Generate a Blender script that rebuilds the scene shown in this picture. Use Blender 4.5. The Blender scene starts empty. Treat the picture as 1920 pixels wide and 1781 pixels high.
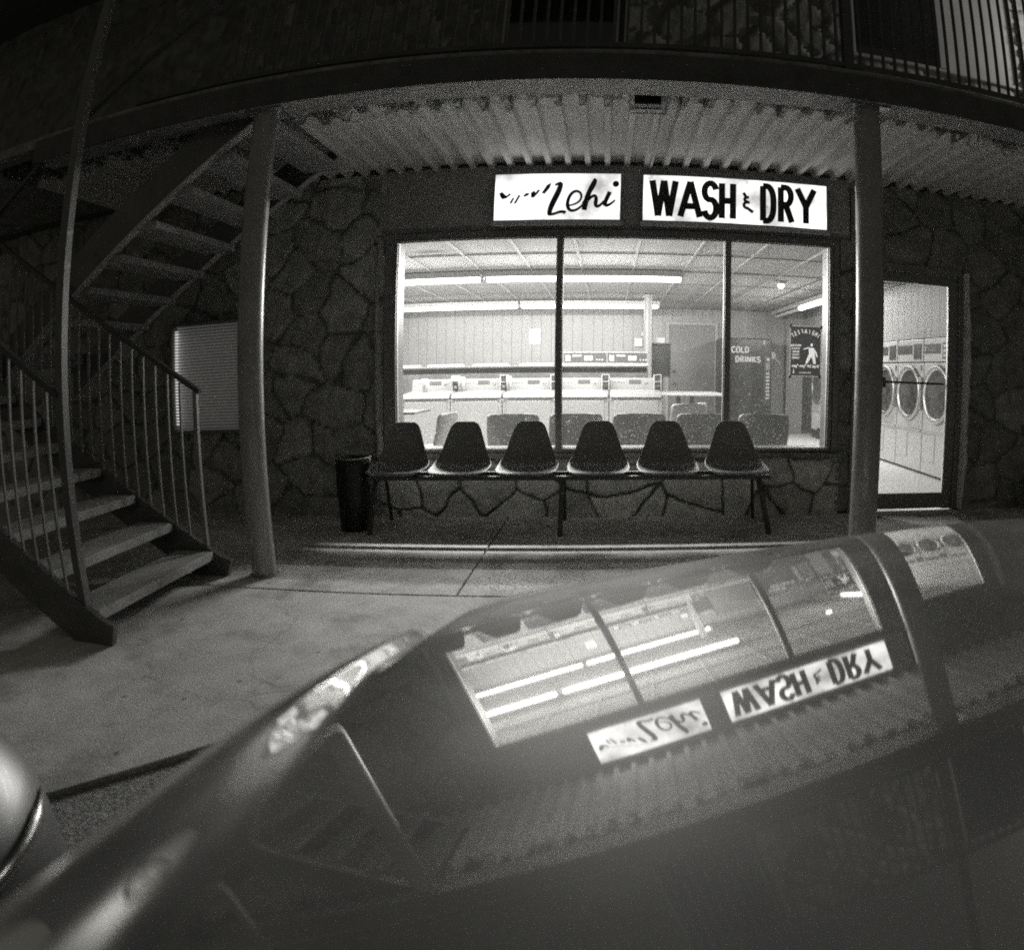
import bpy, bmesh, math, random
import numpy as np
from mathutils import Vector, Matrix
R_ = math.radians
random.seed(7); rng = np.random.default_rng(11)
sc = bpy.context.scene
COL = sc.collection

# ------------------------------------------------------------------ camera
# world: x right along the shop front, y from the camera towards the shop (front wall at y=5.44), z up, ground z=0
CH = 1.167
cd = bpy.data.cameras.new('camera'); cam = bpy.data.objects.new('camera', cd); COL.objects.link(cam); sc.camera = cam
m = (Matrix.Rotation(R_(-7.0914), 4, 'Z') @ Matrix.Rotation(R_(-7.6905), 4, 'X') @ Matrix.Rotation(R_(-0.7486), 4, 'Y') @ Matrix.Rotation(R_(90), 4, 'X'))
m.translation = (0, 0, CH); cam.matrix_world = m
cd.type = 'PANO'; cd.panorama_type = 'FISHEYE_LENS_POLYNOMIAL'
cd.sensor_fit = 'HORIZONTAL'; cd.sensor_width = 19.20; cd.sensor_height = 17.81
cd.fisheye_fov = math.pi
cd.fisheye_polynomial_k0 = 0; cd.fisheye_polynomial_k1 = -1 / 12.693
cd.fisheye_polynomial_k2 = 0; cd.fisheye_polynomial_k3 = 0; cd.fisheye_polynomial_k4 = 0
cd.shift_x = -0.17586; cd.shift_y = -0.0114
cd.clip_start = 0.01; cd.clip_end = 400
cd.lens = 12.7
cd.dof.use_dof = True; cd.dof.focus_distance = 5.4; cd.dof.aperture_fstop = 1.9

# ------------------------------------------------------------------ world and exposure
w = bpy.data.worlds.new('World'); sc.world = w; w.use_nodes = True
bg = w.node_tree.nodes['Background']
bg.inputs[0].default_value = (1.0, 0.965, 0.80, 1); bg.inputs[1].default_value = 0.054
sc.view_settings.view_transform = 'Standard'; sc.view_settings.look = 'None'
sc.view_settings.exposure = 0; sc.view_settings.gamma = 1
sc.cycles.use_denoising = False
sc.cycles.use_adaptive_sampling = True; sc.cycles.adaptive_threshold = 0.01
sc.cycles.max_bounces = 8; sc.cycles.diffuse_bounces = 5; sc.cycles.transparent_max_bounces = 12
sc.cycles.caustics_reflective = False; sc.cycles.caustics_refractive = False
sc.cycles.sample_clamp_indirect = 2.5; sc.cycles.sample_clamp_direct = 5.0
sc.cycles.filter_width = 1.9

# lamp of the upper gallery, round the corner of the frame on the right
ld = bpy.data.lights.new('gallery_light', 'POINT'); ld.energy = 130; ld.shadow_soft_size = 0.08; ld.color = (1, .985, .95)
lo = bpy.data.objects.new('gallery_light', ld); COL.objects.link(lo); lo.location = (5.0, 5.0, 4.7)

# ------------------------------------------------------------------ materials
def G(v): return (v, v * .995, v * .975, 1)
def nodes(name):
    mt = bpy.data.materials.new(name); mt.use_nodes = True; nt = mt.node_tree
    return mt, nt, nt.nodes['Principled BSDF']
def M(name, c, rough=.5, metal=0, noise=None, bump=None, coat=0, spec=.5, dirt=None):
    mt, nt, p = nodes(name); N = nt.nodes; L = nt.links
    p.inputs['Base Color'].default_value = G(c); p.inputs['Roughness'].default_value = rough
    p.inputs['Metallic'].default_value = metal; p.inputs['Coat Weight'].default_value = coat
    p.inputs['Specular IOR Level'].default_value = spec
    tc = N.new('ShaderNodeTexCoord')
    def nz(scale, det=6, ro=.6):
        n = N.new('ShaderNodeTexNoise'); n.inputs['Scale'].default_value = scale; n.inputs['Detail'].default_value = det
        n.inputs['Roughness'].default_value = ro; L.new(tc.outputs['Object'], n.inputs['Vector']); return n
    if noise:
        outs = None
        for sc_, amt in noise:
            n = nz(sc_); mr = N.new('ShaderNodeMapRange'); mr.inputs['From Min'].default_value = .3; mr.inputs['From Max'].default_value = .7
            mr.inputs['To Min'].default_value = 1 - amt; mr.inputs['To Max'].default_value = 1 + amt
            L.new(n.outputs['Fac'], mr.inputs['Value'])
            if outs is None: outs = mr.outputs[0]
            else:
                mu = N.new('ShaderNodeMath'); mu.operation = 'MULTIPLY'; L.new(outs, mu.inputs[0]); L.new(mr.outputs[0], mu.inputs[1]); outs = mu.outputs[0]
        vm = N.new('ShaderNodeVectorMath'); vm.operation = 'SCALE'; vm.inputs[0].default_value = G(c)[:3]
        L.new(outs, vm.inputs['Scale']); L.new(vm.outputs[0], p.inputs['Base Color'])
    if bump:
        n = nz(bump[0], 8, .65); b = N.new('ShaderNodeBump'); b.inputs['Strength'].default_value = bump[1]; b.inputs['Distance'].default_value = bump[2] if len(bump) > 2 else .01
        L.new(n.outputs['Fac'], b.inputs['Height']); L.new(b.outputs[0], p.inputs['Normal'])
    return mt
def emis(name, v, strength, noise=None, stains=False):
    mt, nt, p = nodes(name)
    p.inputs['Base Color'].default_value = G(.8); p.inputs['Emission Color'].default_value = (1, .995, .985, 1); p.inputs['Emission Strength'].default_value = strength
    if noise:
        tc = nt.nodes.new('ShaderNodeTexCoord'); n = nt.nodes.new('ShaderNodeTexNoise'); n.inputs['Scale'].default_value = noise[0]
        n.inputs['Detail'].default_value = 4
        mr = nt.nodes.new('ShaderNodeMapRange'); mr.inputs['From Min'].default_value = .3; mr.inputs['From Max'].default_value = .7
        mr.inputs['To Min'].default_value = strength * (1 - noise[1]); mr.inputs['To Max'].default_value = strength * (1 + noise[1])
        nt.links.new(tc.outputs['Object'], n.inputs['Vector']); nt.links.new(n.outputs['Fac'], mr.inputs['Value']); out = mr.outputs[0]
        if stains:
            n2 = nt.nodes.new('ShaderNodeTexNoise'); n2.inputs['Scale'].default_value = 6; n2.inputs['Detail'].default_value = 9; n2.inputs['Roughness'].default_value = .7; nt.links.new(tc.outputs['Object'], n2.inputs['Vector'])
            m2 = nt.nodes.new('ShaderNodeMapRange'); m2.inputs['From Min'].default_value = .58; m2.inputs['From Max'].default_value = .72; m2.inputs['To Min'].default_value = 1; m2.inputs['To Max'].default_value = .10
            nt.links.new(n2.outputs['Fac'], m2.inputs['Value']); mu = nt.nodes.new('ShaderNodeMath'); mu.operation = 'MULTIPLY'; nt.links.new(out, mu.inputs[0]); nt.links.new(m2.outputs[0], mu.inputs[1]); out = mu.outputs[0]
        nt.links.new(out, p.inputs['Emission Strength'])
    mt.cycles.emission_sampling = 'FRONT'
    return mt
MT = dict(
    asphalt=M('asphalt', .46, .9, noise=[(3, .2), (60, .6)], bump=(70, 1.0, .03)),
    concrete=M('concrete', .66, .85, noise=[(.9, .2), (6, .15), (110, .35)], bump=(120, .6, .005)),
    concrete2=M('concrete_old', .66, .85, noise=[(1.4, .3), (9, .2), (100, .4)], bump=(90, .7, .007)),
    header=M('header_paint', .42, .7, noise=[(2, .15)]),
    blackmetal=M('black_metal', .08, .45, noise=[(9, .3)]),
    postpaint=M('post_paint', .31, .3, coat=1, noise=[(4, .15), (30, .12)], bump=(60, .15, .003)),
    shaderail=M('shaded_rail_paint', .12, .35, coat=.6, noise=[(6, .2)]), mortar=M('pale_mortar', .8, .9, noise=[(6, .2)], bump=(30, .8, .02)),  # rail paint copy with shade put into its colour, for stringers and post
    railpaint=M('rail_paint', .24, .5, noise=[(6, .2)], bump=(40, .2, .003)),
    beam=M('beam_paint', .35, .6, noise=[(3, .3), (25, .3)], bump=(30, .3, .005)),
    slab=M('slab_edge', .3, .9, noise=[(5, .4), (30, .3)], bump=(25, .8, .02)),
    tread=M('tread_concrete', .40, .9, noise=[(5, .15), (50, .25)], bump=(60, .4, .006)),
    alum=M('dark_aluminium', .26, .5, metal=.1, noise=[(5, .1)]),
    alumedge=M('bright_aluminium', .7, .35, metal=.5),
    dimwhite=M('dimmed_enamel', .15, .3, noise=[(3, .04)]),  # white enamel copy darkened where the tubes light it too strongly
    rearwhite=M('rear_white_paint', .19, .4, noise=[(3, .05)]),
    white=M('white_enamel', .38, .3, noise=[(3, .03)]),
    offwhite=M('offwhite_plastic', .55, .45, noise=[(3, .05)]),
    grey=M('grey_plastic', .3, .5, noise=[(5, .08)]),
    dark=M('dark_plastic', .03, .4),
    panel=M('wall_panelling', .175, .55, noise=[(1.5, .06), (14, .05)]),
    panelr=M('rear_wall_paint', .17, .6, noise=[(2, .08), (14, .05)]),
    groove=M('panel_groove', .08, .8),
    tile=M('ceiling_tile', .29, .9, noise=[(.7, .05), (160, .12)]),
    grid=M('ceiling_grid', .30, .5),
    floor=M('vinyl_floor', .5, .4, noise=[(2, .08), (60, .08)]),
    wood=M('wood_laminate', .05, .5, noise=[(3, .3), (25, .3)]),
    doorwood=M('flush_door', .095, .5, noise=[(2, .15), (30, .1)]),
    chrome=M('chrome', .75, .15, metal=1),
    ring=M('brushed_steel', .45, .3, metal=.9, noise=[(20, .2)]),
    porthole=M('porthole_glass', .06, .12, noise=[(12, .6)]),
    shell=M('seat_shell', .26, .42, noise=[(8, .12)], bump=(300, .12, .001)),
    inchair=M('chair_plastic', .17, .45, noise=[(8, .1)]),
    vend=M('vending_front', .013, .3, noise=[(4, .5), (40, .6)]),
    signface=emis('sign_face', .8, 1.12, noise=(3.4, .62), stains=True),
    dimglow=emis('dim_glow', 1, .5), dimplate=emis('dim_room_light', 1, .034),
    letter=M('sign_letter', .03, .5, noise=[(8, .5)]),
    tube=emis('fluorescent_tube', 1, 520.0), tuberear=emis('fluorescent_tube_rear', 1, 85.0), tuberight=emis('fluorescent_tube_side', 1, 240.0),
    bulb=emis('glowing_bulb', 1, 7.0),
    lit=M('white_lettering', .22, .5),
    poster=M('dark_poster', .045, .4, noise=[(4, .1)]),
    posterink=M('poster_light_ink', .32, .5),
    paper=M('paper', .5, .8),
    rubber=M('rubber', .02, .6),
    carsilver=M('silver_paint', .17, .42, metal=.5, coat=.1),
    lens=M('lamp_lens', .35, .12, metal=.2, coat=1),
    louver=M('louvered_metal', .8, .5, noise=[(12, .1)]),
    glassdark=M('dark_window_glass', .012, .08, coat=1),
    curtain=M('window_curtain', .35, .8, noise=[(3, .12)]),
    upper=M('upper_soffit', .10, .9),
    trash=M('trash_can', .03, .4, metal=.3, noise=[(14, .3)]),
    pebble=M('pebbles', .8, .7, noise=[(30, .5)]),
)
# corrugated deck: pale paint with rusty peeling near the beam
def deck_mat():
    mt, nt, p = nodes('painted_deck'); N = nt.nodes; L = nt.links; p.inputs['Roughness'].default_value = .6
    tc = N.new('ShaderNodeTexCoord'); sx = N.new('ShaderNodeSeparateXYZ'); L.new(tc.outputs['Object'], sx.inputs[0])
    n1 = N.new('ShaderNodeTexNoise'); n1.inputs['Scale'].default_value = 5; n1.inputs['Detail'].default_value = 10; n1.inputs['Roughness'].default_value = .7
    L.new(tc.outputs['Object'], n1.inputs['Vector'])
    mr = N.new('ShaderNodeMapRange'); mr.inputs['From Min'].default_value = 3.70; mr.inputs['From Max'].default_value = 4.40; mr.inputs['To Min'].default_value = .34; mr.inputs['To Max'].default_value = -.16
    L.new(sx.outputs['Y'], mr.inputs['Value'])
    ad = N.new('ShaderNodeMath'); ad.operation = 'ADD'; L.new(n1.outputs['Fac'], ad.inputs[0]); L.new(mr.outputs[0], ad.inputs[1])
    cr = N.new('ShaderNodeValToRGB'); e = cr.color_ramp; e.elements[0].position = .55; e.elements[0].color = (0, 0, 0, 1); e.elements[1].position = .62; e.elements[1].color = (1, 1, 1, 1)
    L.new(ad.outputs[0], cr.inputs[0])
    n2 = N.new('ShaderNodeTexNoise'); n2.inputs['Scale'].default_value = 2.2; n2.inputs['Detail'].default_value = 8; mp = N.new('ShaderNodeMapping'); mp.inputs['Scale'].default_value = (6, .8, 1)
    L.new(tc.outputs['Object'], mp.inputs[0]); L.new(mp.outputs[0], n2.inputs['Vector'])
    c2 = N.new('ShaderNodeValToRGB'); c2.color_ramp.elements[0].position = .3; c2.color_ramp.elements[0].color = G(.74); c2.color_ramp.elements[1].position = .7; c2.color_ramp.elements[1].color = G(.95)
    L.new(n2.outputs['Fac'], c2.inputs[0])
    n3 = N.new('ShaderNodeTexNoise'); n3.inputs['Scale'].default_value = 40; n3.inputs['Detail'].default_value = 6; L.new(tc.outputs['Object'], n3.inputs['Vector'])
    c3 = N.new('ShaderNodeValToRGB'); c3.color_ramp.elements[0].position = .35; c3.color_ramp.elements[0].color = G(.05); c3.color_ramp.elements[1].position = .65; c3.color_ramp.elements[1].color = G(.2)
    L.new(n3.outputs['Fac'], c3.inputs[0])
    mx = N.new('ShaderNodeMix'); mx.data_type = 'RGBA'; L.new(cr.outputs[0], mx.inputs[0]); L.new(c2.outputs[0], mx.inputs[6]); L.new(c3.outputs[0], mx.inputs[7])
    L.new(mx.outputs[2], p.inputs['Base Color'])
    b = N.new('ShaderNodeBump'); b.inputs['Strength'].default_value = .5; b.inputs['Distance'].default_value = .01; L.new(ad.outputs[0], b.inputs['Height']); L.new(b.outputs[0], p.inputs['Normal'])
    return mt
MT['deck'] = deck_mat()
def add_cracks(mt):
    nt = mt.node_tree; N = nt.nodes; L = nt.links; p = N['Principled BSDF']; src = p.inputs['Base Color'].links[0].from_socket
    tc = N.new('ShaderNodeTexCoord'); nz = N.new('ShaderNodeTexNoise'); nz.inputs['Scale'].default_value = 1.3; nz.inputs['Detail'].default_value = 8; L.new(tc.outputs['Object'], nz.inputs['Vector'])
    ad = N.new('ShaderNodeVectorMath'); ad.operation = 'MULTIPLY_ADD'; ad.inputs[1].default_value = (1.1, 1.1, 0); L.new(nz.outputs['Color'], ad.inputs[0]); L.new(tc.outputs['Object'], ad.inputs[2])
    v = N.new('ShaderNodeTexVoronoi'); v.feature = 'DISTANCE_TO_EDGE'; v.inputs['Scale'].default_value = .55; L.new(ad.outputs[0], v.inputs['Vector'])
    mr = N.new('ShaderNodeMapRange'); mr.inputs['From Min'].default_value = .0; mr.inputs['From Max'].default_value = .005; mr.inputs['To Min'].default_value = .72; mr.inputs['To Max'].default_value = 1; L.new(v.outputs['Distance'], mr.inputs['Value'])
    n2 = N.new('ShaderNodeTexNoise'); n2.inputs['Scale'].default_value = 2.4; n2.inputs['Detail'].default_value = 10; n2.inputs['Roughness'].default_value = .65; L.new(tc.outputs['Object'], n2.inputs['Vector'])
    m2 = N.new('ShaderNodeMapRange'); m2.inputs['From Min'].default_value = .52; m2.inputs['From Max'].default_value = .72; m2.inputs['To Min'].default_value = 1; m2.inputs['To Max'].default_value = .5; L.new(n2.outputs['Fac'], m2.inputs['Value'])
    n3 = N.new('ShaderNodeTexVoronoi'); n3.inputs['Scale'].default_value = 5.5; L.new(tc.outputs['Object'], n3.inputs['Vector'])
    m3 = N.new('ShaderNodeMapRange'); m3.inputs['From Min'].default_value = .05; m3.inputs['From Max'].default_value = .09; m3.inputs['To Min'].default_value = .45; m3.inputs['To Max'].default_value = 1; L.new(n3.outputs['Distance'], m3.inputs['Value'])
    k = None
    for o in (mr.outputs[0], m2.outputs[0], m3.outputs[0]):
        if k is None: k = o
        else: q = N.new('ShaderNodeMath'); q.operation = 'MULTIPLY'; L.new(k, q.inputs[0]); L.new(o, q.inputs[1]); k = q.outputs[0]
    vm = N.new('ShaderNodeVectorMath'); vm.operation = 'SCALE'; L.new(src, vm.inputs[0]); L.new(k, vm.inputs['Scale']); L.new(vm.outputs[0], p.inputs['Base Color'])
add_cracks(MT['concrete']); add_cracks(MT['concrete2'])
def stone_mat():
    mt, nt, p = nodes('flagstone'); N = nt.nodes; L = nt.links; p.inputs['Roughness'].default_value = .85
    at = N.new('ShaderNodeAttribute'); at.attribute_name = 'tint'
    tc = N.new('ShaderNodeTexCoord'); n = N.new('ShaderNodeTexNoise'); n.inputs['Scale'].default_value = 9; n.inputs['Detail'].default_value = 8; L.new(tc.outputs['Object'], n.inputs['Vector'])
    mr = N.new('ShaderNodeMapRange'); mr.inputs['From Min'].default_value = .3; mr.inputs['From Max'].default_value = .7; mr.inputs['To Min'].default_value = .72; mr.inputs['To Max'].default_value = 1.25
    L.new(n.outputs['Fac'], mr.inputs['Value'])
    vm = N.new('ShaderNodeVectorMath'); vm.operation = 'SCALE'; L.new(at.outputs['Color'], vm.inputs[0]); L.new(mr.outputs[0], vm.inputs['Scale']); L.new(vm.outputs[0], p.inputs['Base Color'])
    n2 = N.new('ShaderNodeTexNoise'); n2.inputs['Scale'].default_value = 40; n2.inputs['Detail'].default_value = 8; L.new(tc.outputs['Object'], n2.inputs['Vector'])
    b = N.new('ShaderNodeBump'); b.inputs['Strength'].default_value = .5; b.inputs['Distance'].default_value = .008; L.new(n2.outputs['Fac'], b.inputs['Height']); L.new(b.outputs[0], p.inputs['Normal'])
    return mt
MT['stone'] = stone_mat()
def glass_mat(name, dust):
    mt = bpy.data.materials.new(name); mt.use_nodes = True; nt = mt.node_tree; N = nt.nodes; L = nt.links; N.clear()
    o = N.new('ShaderNodeOutputMaterial'); t = N.new('ShaderNodeBsdfTransparent'); t.inputs[0].default_value = (.95, .95, .94, 1)
    g = N.new('ShaderNodeBsdfGlossy'); g.inputs['Roughness'].default_value = .01; g.inputs[0].default_value = (.9, .9, .9, 1)
    fr = N.new('ShaderNodeFresnel'); fr.inputs[0].default_value = 1.45
    m1 = N.new('ShaderNodeMixShader'); L.new(fr.outputs[0], m1.inputs[0]); L.new(t.outputs[0], m1.inputs[1]); L.new(g.outputs[0], m1.inputs[2])
    d = N.new('ShaderNodeBsdfDiffuse'); d.inputs[0].default_value = (.85, .85, .83, 1); tr = N.new('ShaderNodeBsdfTranslucent'); tr.inputs[0].default_value = (.85, .85, .83, 1)
    md = N.new('ShaderNodeMixShader'); md.inputs[0].default_value = .5; L.new(d.outputs[0], md.inputs[1]); L.new(tr.outputs[0], md.inputs[2])
    tc = N.new('ShaderNodeTexCoord'); sx = N.new('ShaderNodeSeparateXYZ'); L.new(tc.outputs['Object'], sx.inputs[0])
    v = N.new('ShaderNodeTexNoise'); v.inputs['Scale'].default_value = 85; v.inputs['Detail'].default_value = 3; L.new(tc.outputs['Object'], v.inputs['Vector'])
    v2 = N.new('ShaderNodeTexNoise'); v2.inputs['Scale'].default_value = 4; v2.inputs['Detail'].default_value = 4; L.new(tc.outputs['Object'], v2.inputs['Vector'])
    mr = N.new('ShaderNodeMapRange'); mr.inputs['From Min'].default_value = .5; mr.inputs['From Max'].default_value = 1.7; mr.inputs['To Min'].default_value = .05; mr.inputs['To Max'].default_value = -.03
    L.new(sx.outputs['Z'], mr.inputs['Value'])
    a1 = N.new('ShaderNodeMath'); a1.operation = 'MULTIPLY_ADD'; a1.inputs[1].default_value = .12; L.new(v2.outputs['Fac'], a1.inputs[0]); L.new(mr.outputs[0], a1.inputs[2])
    a2 = N.new('ShaderNodeMath'); a2.operation = 'ADD'; L.new(v.outputs['Fac'], a2.inputs[0]); L.new(a1.outputs[0], a2.inputs[1])
    cr = N.new('ShaderNodeMapRange'); cr.inputs['From Min'].default_value = .74; cr.inputs['From Max'].default_value = .84; cr.inputs['To Min'].default_value = dust * .05; cr.inputs['To Max'].default_value = dust
    L.new(a2.outputs[0], cr.inputs['Value'])
    m2 = N.new('ShaderNodeMixShader'); L.new(cr.outputs[0], m2.inputs[0]); L.new(m1.outputs[0], m2.inputs[1]); L.new(md.outputs[0], m2.inputs[2])
    L.new(m2.outputs[0], o.inputs[0]); return mt
def transl(name, v):
    mt = bpy.data.materials.new(name); mt.use_nodes = True; nt = mt.node_tree; N = nt.nodes; L = nt.links; N.clear()
    o = N.new('ShaderNodeOutputMaterial'); a = N.new('ShaderNodeBsdfTranslucent'); a.inputs[0].default_value = G(v); b = N.new('ShaderNodeBsdfDiffuse'); b.inputs[0].default_value = G(v)
    m = N.new('ShaderNodeMixShader'); m.inputs[0].default_value = .1; L.new(a.outputs[0], m.inputs[1]); L.new(b.outputs[0], m.inputs[2]); L.new(m.outputs[0], o.inputs[0]); return mt
MT['poster'] = transl('dark_poster_paper', .07); MT['posterink'] = transl('poster_pale_ink', .95); MT['posterborder'] = transl('poster_margin', .5)
MT['glass'] = glass_mat('window_glass', .5); MT['doorglass'] = glass_mat('door_glass', .1)
def paint_mat():
    mt = bpy.data.materials.new('dark_car_paint'); mt.use_nodes = True; nt = mt.node_tree; N = nt.nodes; L = nt.links; N.clear()
    o = N.new('ShaderNodeOutputMaterial')
    tc = N.new('ShaderNodeTexCoord'); n = N.new('ShaderNodeTexNoise'); n.inputs['Scale'].default_value = 7; n.inputs['Detail'].default_value = 3; L.new(tc.outputs['Object'], n.inputs['Vector'])
    a = N.new('ShaderNodeBsdfGlossy'); a.inputs['Roughness'].default_value = .03; a.inputs[0].default_value = G(.78)
    b = N.new('ShaderNodeBsdfGlossy'); b.inputs['Roughness'].default_value = .46; b.inputs[0].default_value = G(.50)
    mr = N.new('ShaderNodeMapRange'); mr.inputs['From Min'].default_value = .35; mr.inputs['From Max'].default_value = .7; mr.inputs['To Min'].default_value = .07; mr.inputs['To Max'].default_value = .14
    L.new(n.outputs['Fac'], mr.inputs['Value'])
    mx = N.new('ShaderNodeMixShader'); L.new(mr.outputs[0], mx.inputs[0]); L.new(a.outputs[0], mx.inputs[1]); L.new(b.outputs[0], mx.inputs[2])
    df = N.new('ShaderNodeBsdfDiffuse'); df.inputs[0].default_value = G(.9); m3 = N.new('ShaderNodeMixShader'); n.inputs['Scale'].default_value = 5; md = N.new('ShaderNodeMapRange'); md.inputs['From Min'].default_value = .35; md.inputs['From Max'].default_value = .7; md.inputs['To Min'].default_value = .09; md.inputs['To Max'].default_value = .17; L.new(n.outputs['Fac'], md.inputs['Value']); L.new(md.outputs[0], m3.inputs[0])
    L.new(mx.outputs[0], m3.inputs[1]); L.new(df.outputs[0], m3.inputs[2]); L.new(m3.outputs[0], o.inputs[0]); return mt
MT['paint'] = paint_mat()

# ------------------------------------------------------------------ mesh helpers
class MB:
    def rod(s, a, b, r0, n=8, k=7):
        a = Vector(a); b = Vector(b)
        for i in range(k): s.cyl(a.lerp(b, i / k), a.lerp(b, (i + 1) / k), r0, n=n, caps=(i in (0, k - 1)))
        return s
    def __init__(s): s.v = []; s.f = []; s.sm = []
    def add(s, vs, fs, smooth=False):
        o = len(s.v); s.v += [tuple(map(float, p)) for p in vs]; s.f += [tuple(i + o for i in f) for f in fs]; s.sm += [smooth] * len(fs); return s
    def box(s, x0, x1, y0, y1, z0, z1):
        x0, x1 = min(x0, x1), max(x0, x1); y0, y1 = min(y0, y1), max(y0, y1); z0, z1 = min(z0, z1), max(z0, z1)
        return s.add([(x0, y0, z0), (x1, y0, z0), (x1, y1, z0), (x0, y1, z0), (x0, y0, z1), (x1, y0, z1), (x1, y1, z1), (x0, y1, z1)],
                     [(0, 3, 2, 1), (4, 5, 6, 7), (0, 1, 5, 4), (1, 2, 6, 5), (2, 3, 7, 6), (3, 0, 4, 7)])
    def bar(s, a, b, wd, ht, up=(0, 0, 1)):
        a = Vector(a); b = Vector(b); d = (b - a).normalized(); u = Vector(up)
        r = d.cross(u)
        if r.length < 1e-4: r = d.cross(Vector((1, 0, 0)))
        r.normalize(); u = r.cross(d).normalized()
        P = []
        for c in (a, b):
            for i, j in ((-1, -1), (1, -1), (1, 1), (-1, 1)): P.append(c + r * (i * wd / 2) + u * (j * ht / 2))
        return s.add(P, [(0, 1, 2, 3), (7, 6, 5, 4), (0, 4, 5, 1), (1, 5, 6, 2), (2, 6, 7, 3), (3, 7, 4, 0)])
    def cyl(s, a, b, r0, r1=None, n=24, caps=True):
        r1 = r0 if r1 is None else r1
        a = Vector(a); b = Vector(b); d = (b - a).normalized(); t = Vector((1, 0, 0)) if abs(d.x) < .9 else Vector((0, 1, 0))
        u = d.cross(t).normalized(); v = d.cross(u)
        P = [a + (u * math.cos(2 * math.pi * i / n) + v * math.sin(2 * math.pi * i / n)) * r0 for i in range(n)] + \
            [b + (u * math.cos(2 * math.pi * i / n) + v * math.sin(2 * math.pi * i / n)) * r1 for i in range(n)]
        s.add(P, [(i, i + n, (i + 1) % n + n, (i + 1) % n) for i in range(n)], True)
        if caps:
            s.add(P[:n], [tuple(range(n))]); s.add(P[n:], [tuple(range(n))[::-1]])
        return s
    def lathe(s, c, prof, n=32, axis='z'):
        P = []; k = len(prof)
        for i in range(n):
            t = 2 * math.pi * i / n
            for r, h in prof:
                q = (r * math.cos(t), r * math.sin(t), h)
                if axis == 'x': q = (h, r * math.cos(t), r * math.sin(t))
                if axis == 'y': q = (r * math.cos(t), h, r * math.sin(t))
                P.append((c[0] + q[0], c[1] + q[1], c[2] + q[2]))
        F = [(i * k + j, ((i + 1) % n) * k + j, ((i + 1) % n) * k + j + 1, i * k + j + 1) for i in range(n) for j in range(k - 1)]
        return s.add(P, F, True)
    def grid(s, rows, smooth=True):
        k = len(rows[0]); P = [p for r in rows for p in r]
        return s.add(P, [(i * k + j, i * k + j + 1, (i + 1) * k + j + 1, (i + 1) * k + j) for i in range(len(rows) - 1) for j in range(k - 1)], smooth)
    def prism(s, poly, axis, a, b):
        # poly: 2D points; axis 'y' -> (x,z) polygons between y=a..b ; 'x' -> (y,z); 'z' -> (x,y)
        def q(p, h): return {'y': (p[0], h, p[1]), 'x': (h, p[0], p[1]), 'z': (p[0], p[1], h)}[axis]
        n = len(poly); P = [q(p, a) for p in poly] + [q(p, b) for p in poly]
        return s.add(P, [tuple(range(n))[::-1], tuple(range(n, 2 * n))] + [(i, (i + 1) % n, (i + 1) % n + n, i + n) for i in range(n)])
    def build(s, name, mat, parent=None, label=None, bevel=0, fix=True):
        me = bpy.data.meshes.new(name); me.from_pydata(s.v, [], s.f); me.polygons.foreach_set('use_smooth', s.sm)
        if fix:
            bm = bmesh.new(); bm.from_mesh(me); bmesh.ops.recalc_face_normals(bm, faces=bm.faces); bm.to_mesh(me); bm.free()
        me.materials.append(MT[mat] if isinstance(mat, str) else mat)
        o = bpy.data.objects.new(name, me); COL.objects.link(o)
        if parent is not None:
            o.parent = parent
            off = Vector(parent.get('_b', (0, 0, 0))) if parent.type == 'EMPTY' else Vector((0, 0, 0))
            o.location = -off
        if bevel:
            bv = o.modifiers.new('bevel', 'BEVEL'); bv.width = bevel; bv.segments = 2; bv.limit_method = 'ANGLE'; bv.angle_limit = R_(40)
        if label: o['label'] = label
        return o
def tag(o, label=None, cat=None, group=None, kind=None):
    if label: o['label'] = label
    if cat: o['category'] = cat
    if group: o['group'] = group
    if kind: o['kind'] = kind
    return o
def thing(name, label, cat, loc, group=None):
    o = bpy.data.objects.new(name, None); COL.objects.link(o); o.location = loc; o['_b'] = loc; o.empty_display_size = .1
    return tag(o, label, cat, group)
def dup(root, d, label=None):
    r = root.copy(); COL.objects.link(r); r.location = Vector(root.location) + Vector(d)
    if label: r['label'] = label
    for ch in list(root.children):
        c = ch.copy(); COL.objects.link(c); c.parent = r
        for g in list(ch.children):
            e = g.copy(); COL.objects.link(e); e.parent = c
    return r
def B(*a): return MB().box(*a)
def smooth01(t): t = np.clip(t, 0, 1); return t * t * (3 - 2 * t)

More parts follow.
